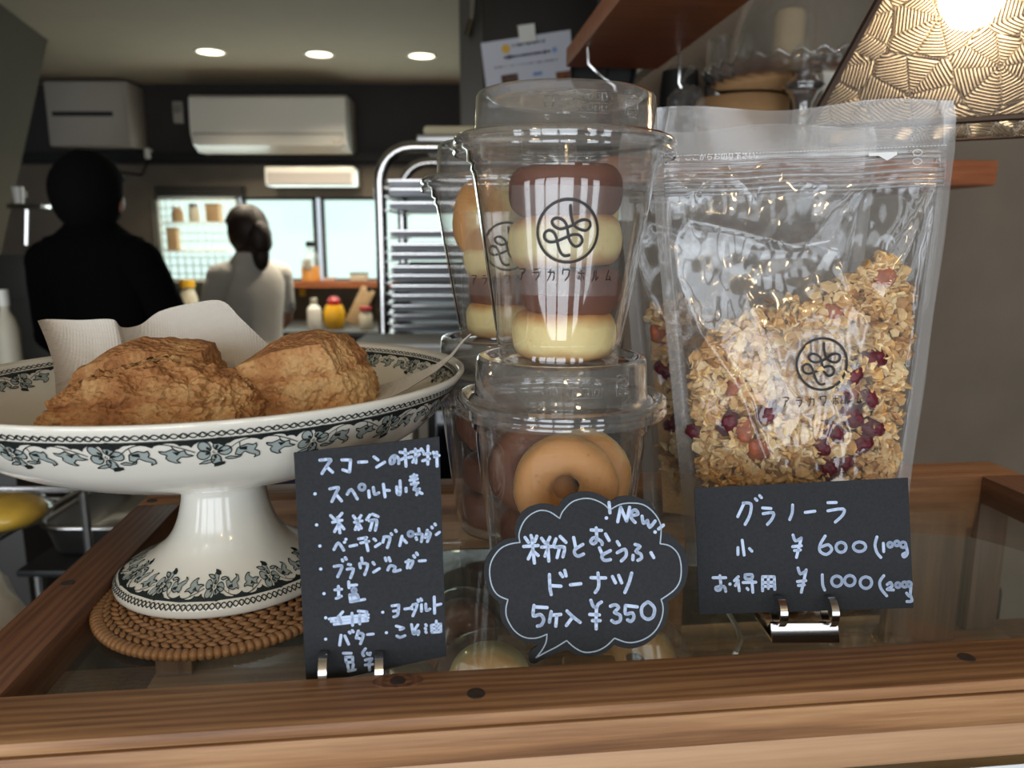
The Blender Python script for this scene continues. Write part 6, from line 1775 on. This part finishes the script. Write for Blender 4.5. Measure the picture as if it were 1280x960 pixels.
# two more warm bulbs hanging over the shop floor behind the camera
for i, (x, y) in enumerate(((-.55, -.55), (.45, -.8), (.10, -1.3))):
    z = 2.02
    t = thing('bare_bulb', ['bare warm bulb hanging over the shop floor, nearest the kitchen side', 'bare warm bulb hanging over the shop floor on the lamp side', 'bare warm bulb hanging nearest the shop window'][i], 'light bulb', (x, y, z), group='bare bulbs over the shop floor')
    local(MB().ball((0, 0, 0), .03, 16, 12), 'glass', plain('warm_bulb', (1, 1, 1, 1), .4, emit=((1.0, .72, .36, 1), 45.0)), t, smooth=True)
    local(MB().cyl((0, 0, .028), (0, 0, .07), .014, 12), 'socket', M['black'], t)
    local(MB().cyl((0, 0, .07), (0, 0, CEIL - z), .003, 6), 'cord', M['black'], t)
    point_light('bare_bulb_light', (x, y, z - .04), .03, 1.8, (1.0, .74, .45))
# ================================================================== dark clutter left of and behind the case
# steel work table behind the case with trays on it
TZ = .92
tb = thing('work_table', 'low dark steel work table behind the display case', 'table', (-.165, 1.35, 0))
MB().cbox((-.165, 1.40, TZ - .02), (.57, .60, .04), .004).build('top', plain('dark_table_steel', (.10, .10, .10, 1), .4, .8), tb)  # table top in one even dark steel colour
for x in (-.42, .09):
    for y in (1.15, 1.65): MB().cyl((x, y, 0), (x, y, TZ - .04), .02, 12).build('leg', M['steel_soft'], tb)
# grey-black oven behind the bowl, right part
a = P(500, 480, 1.20); b = P(600, 480, 1.20)
t = thing('dark_oven', 'black oven standing on the work table behind the cups', 'oven', (-.040, 1.34, TZ))
ow, oh = .19, P(540, 470, 1.20).z - TZ
local(MB().cbox((0, 0, oh / 2), (ow, .30, oh), .008), 'body', M['black'], t)
dr = local(MB().cbox((0, -.156, oh * .46), (ow * .86, .012, oh * .72), .004), 'door', plain('black_glass', srgb(12, 14, 22), .08, spec=.6), t)
local(MB().tube([(-ow * .3, -.165, oh * .84), (-ow * .3, -.185, oh * .86), (ow * .3, -.185, oh * .86), (ow * .3, -.165, oh * .84)], .005, 8), 'handle', M['steel'], dr)
local(MB().cyl((ow * .42, -.150, oh * .30), (ow * .42, -.165, oh * .30), .006, 12), 'knob', M['steel'], t)
# white folded cloths and paper in front of the rack
c = P(470, 560, 1.18)
boxthing('white_box', 'white box on the work table just under the bowl rim', 'box', -.200, 1.20, TZ + .0005, .09, .10, P(490, 528, 1.18).z - TZ, M['white_plastic'])
c = P(520, 440, 1.62)
t = thing('paper_stack', 'stack of white parchment paper behind the right bowl rim', 'paper stack', (c.x, c.y, TZ))
# side table for it
hp_ = P(520, 452, 1.60).z
MB().cbox((c.x + .0, 1.60, TZ + (hp_ - TZ) / 2), (.22, .16, hp_ - TZ - .001), .006).build('carton', M['grey_box'], t)
for k in range(4):
    MB().cbox((c.x + .004 * (k % 2), 1.60, hp_ + .008 + k * .012), (.24 - .03 * (k % 3), .18, .010), .003).build('sheet_bundle', plain('parchment', srgb(206, 206, 204), .7), t)
# navy cloth
c = P(352, 600, .62)
t = thing('navy_cloth', 'folded navy blue cloth behind the case near the ingredient card', 'cloth', (c.x, .62, 1.0))
zt = P(352, 592, .62).z
for k in range(3): MB().cbox((c.x, .62 + .01 * k, zt - .012 - k * .024), (.14, .10, .022), .009).build('fold', M['navy'], t)
# shelf unit under it so that it stands on something
t = thing('side_cabinet', 'dark low cabinet directly behind the display case', 'cabinet', (c.x + .15, .66, 0))
zc_ = zt - .0735
MB().cbox((c.x + .22, .68, zc_ / 2), (.72, .24, zc_), .006).build('body', M['black'], t)
MB().cbox((c.x + .22, .556, zc_ * .5), (.66, .012, zc_ * .86), .004).build('door', M['frame_dark'], t)

# tray trolley at the left: steel trays and a wire rack
def tray3(label, x0, y0, x1, y1, z, D0, rz, name='steel_tray', inner=None):
    pass
ta = PZ(52, 645, 1.06); tb_ = PZ(140, 600, 1.06)
cx, cy = -.645, 1.37
t = thing('steel_tray', 'shallow steel tray with rounded rim left of the case rail', 'tray', (cx, cy, .94), R(0))
W_, D_ = .30, .34
def rrect(w, d, r, z, n=5):
    pts = []
    for (sx, sy, a0) in ((1, 1, 0), (-1, 1, 90), (-1, -1, 180), (1, -1, 270)):
        for k in range(n + 1):
            a = R(a0 + 90 * k / n); pts.append(V((sx * (w / 2 - r) + r * math.cos(a), sy * (d / 2 - r) + r * math.sin(a), z)))
    return pts
def rtray(t, w, d, dep, r, m, rim_m):
    mb = MB(); rings = [rrect(w, d, r, 0), rrect(w - .006, d - .006, r - .003, -.004), rrect(w - .03, d - .03, r - .012, -dep), ]
    n = len(rings[0]); vs = [p for g in rings for p in g]; fs = []
    for j in range(2):
        for k in range(n): k2 = (k + 1) % n; fs.append((j * n + k, j * n + k2, (j + 1) * n + k2, (j + 1) * n + k))
    fs.append(tuple(2 * n + k for k in range(n)))
    mb.add(vs, fs); local(mb, 'pan', m, t, smooth=True)
    local(MB().tube(rings[0], .005, 8, closed=True), 'rim', rim_m, t, smooth=True)
rtray(t, W_, D_, .05, .05, M['steel_soft'], M['steel'])
cx2, cy2 = -.70, 1.72
t = thing('lidded_tray', 'steel tray holding a pale yellowish sheet, beyond the rounded tray', 'tray', (cx2, cy2, 1.00), R(-8))
rtray(t, .24, .22, .03, .03, M['steel_soft'], M['steel'])
local(MB().cbox((0, 0, -.012), (.20, .18, .014), .005), 'sheet', plain('olive_sheet', srgb(150, 140, 100), .7), t)
# wire rack with a wrapped yellow bun
zr = 1.08
pa = PZ(0, 690, zr); pb = PZ(52, 640, zr)
t = thing('wire_rack', 'steel wire rack at the left edge carrying the wrapped yellow bun', 'rack', (pa.x, pa.y, 0))
mb = MB()
x0, y0 = pb.x - .005, pb.y + .10
for k in range(9):
    mb.tube([(x0 - .32, y0 - .02 - k * .030, zr), (x0, y0 - .02 - k * .030, zr)], .0022, 6)
mb.build('wires', M['steel'], t)
MB().tube([(x0, y0, zr - .004), (x0, y0 - .28, zr - .004), (x0 - .32, y0 - .28, zr - .004), (x0 - .32, y0, zr - .004)], .0045, 8, closed=True).build('rim_wire', M['steel'], t)
for dx, dy in ((0, 0), (0, -.28), (-.32, 0), (-.32, -.28)):
    MB().cyl((x0 + dx, y0 + dy, zr), (x0 + dx, y0 + dy, 0), .006, 8).build('leg', M['steel_soft'], t)
bc = PZ(-8, 672, zr + .004)
t = thing('wrapped_bun', 'yellow bun in clear wrap on the wire rack at the left edge', 'bun', (bc.x - .01, bc.y + .03, zr + .0022))
local(MB().ball((0, 0, .0205), .046, 28, 18, (1.1, .9, .42), lambda p: p * (1 + .05 * noise.noise(p * 30))), 'bun', plain('yellow_bun', srgb(240, 194, 56), .5, noise_amt=.12, noise_scale=50), t, smooth=True)
local(MB().ball((0, 0, .0215), .050, 36, 22, (1.12, .92, .42), lambda p: p * (1 + .06 * noise.noise(p * 60) + .03 * noise.noise(p * 160))), 'clear_wrap', M['wrap'], t, smooth=False)
# lower: white bag with a red mark on a lower shelf of the rack
bc = P(8, 745, .66)
t = thing('white_bag', 'white plastic bag with a red mark low at the left edge', 'bag', (bc.x - .04, bc.y, .82))
zt = P(8, 700, .66).z - .82
local(MB().ball((0, 0, zt / 2), .07, 36, 24, (.9, .8, zt / 2 / .07), lambda p: p * (1 + .10 * noise.noise(p * 25) + .05 * noise.noise(p * 80))), 'bag_body', M['white_plastic'], t, smooth=True)
local(MB().prism([V((.020, -.052, zt * .70)), V((.045, -.044, zt * .70)), V((.045, -.044, zt * .84)), V((.020, -.048, zt * .84))], (0, -.008, 0)), 'red_mark', M['red'], t, smooth=False)
t = thing('low_shelf', 'dark low shelf carrying the white plastic bag', 'shelf', (bc.x - .1, bc.y, 0))
MB().cbox((bc.x - .06, .63, .41), (.26, .16, .818), .006).build('body', M['black'], t)
MB().box((bc.x - .06, .546, .41), (.22, .008, .70)).build('front_panel', M['frame_dark'], t)
# trolley that carries the steel trays
t = thing('tray_trolley', 'steel trolley frame under the trays left of the case', 'trolley', (cx, cy, 0))
for dx in (-.13, .16):
    for dy in (-.19, .50):
        MB().cyl((cx + dx, cy + dy, 0), (cx + dx, cy + dy, .872), .009, 10).build('post', M['steel_soft'], t)
MB().cbox((cx + .015, cy + .16, .878), (.34, .74, .012), .003).build('shelf', plain('dark_steel', (.05, .05, .05, 1), .4, .7), t)
MB().cbox((cx2, cy2, .925), (.18, .16, .080), .006).build('riser', M['black'], t)

# far left: hood panel, little shelf, bottle, packets
t = thing('wall_bracket', 'small steel bracket shelf on the leaning wall holding a white cup', 'bracket', tuple(P(36, 260, 3.0)))
MB().cbox(P(36, 258, 3.0), (.135, .06, .018), .003).build('shelf', M['steel'], t)
MB().cyl(P(34, 262, 3.0), P(33, 306, 3.0), .010, 8).build('arm', M['steel'], t)
c = P(24, 254, 3.0)
t = thing('white_cup', 'white cup on the small steel bracket shelf at the far left', 'cup', (c.x, c.y, c.z + .0))
local(MB().lathe([(0, 0), (.017, 0), (.021, .06), (.0195, .06), (.016, .004), (0, .004)], 20), 'body', M['white_plastic'], t)
local(MB().tube([(.020, 0, .045), (.031, 0, .042), (.031, 0, .024), (.019, 0, .020)], .003, 6), 'handle', M['white_plastic'], t)
t = thing('left_counter', 'dark counter at the far left below the leaning wall', 'counter', (-1.6, 2.2, 0))
LC = 1.00
MB().cbox((-1.50, 1.92, LC - .02), (.66, .34, .04), .005).build('worktop', M['black'], t)
MB().cbox((-1.50, 1.92, (LC - .04) / 2), (.62, .30, LC - .042), .005).build('cupboard', M['frame_dark'], t)
c = P(10, 420, 2.02)
bottle('white_bottle', 'white squeeze bottle on the far left counter', 'bottle', c.x, 2.02, LC, .030, P(8, 362, 2.02).z - LC, M['cream'], M['white_plastic'])
c = P(12, 430, 1.86)
boxthing('snack_packet', 'yellow packet lying before the white bottle on the far left counter', 'packet', c.x, 1.86, LC, .04, .04, .05, M['yellow'], rz=.3)
c = P(32, 430, 1.88)
boxthing('snack_packet', 'red packet beside the yellow one on the far left counter', 'packet', c.x + .005, 1.88, LC, .04, .04, .06, M['red'], rz=-.3)
c = P(50, 430, 1.98)
boxthing('cream_canister', 'cream box right of the red packet, left of the napkin edge', 'box', c.x + .01, 1.98, LC, .05, .06, .09, M['cream'])
c = P(52, 350, 2.9)
boxthing('grey_appliance', 'grey steel appliance behind the packets at the far left', 'appliance', c.x, 2.9, .001, .20, .20, P(52, 318, 2.9).z, plain('dull_steel', (.09, .088, .08, 1), .5, .5))
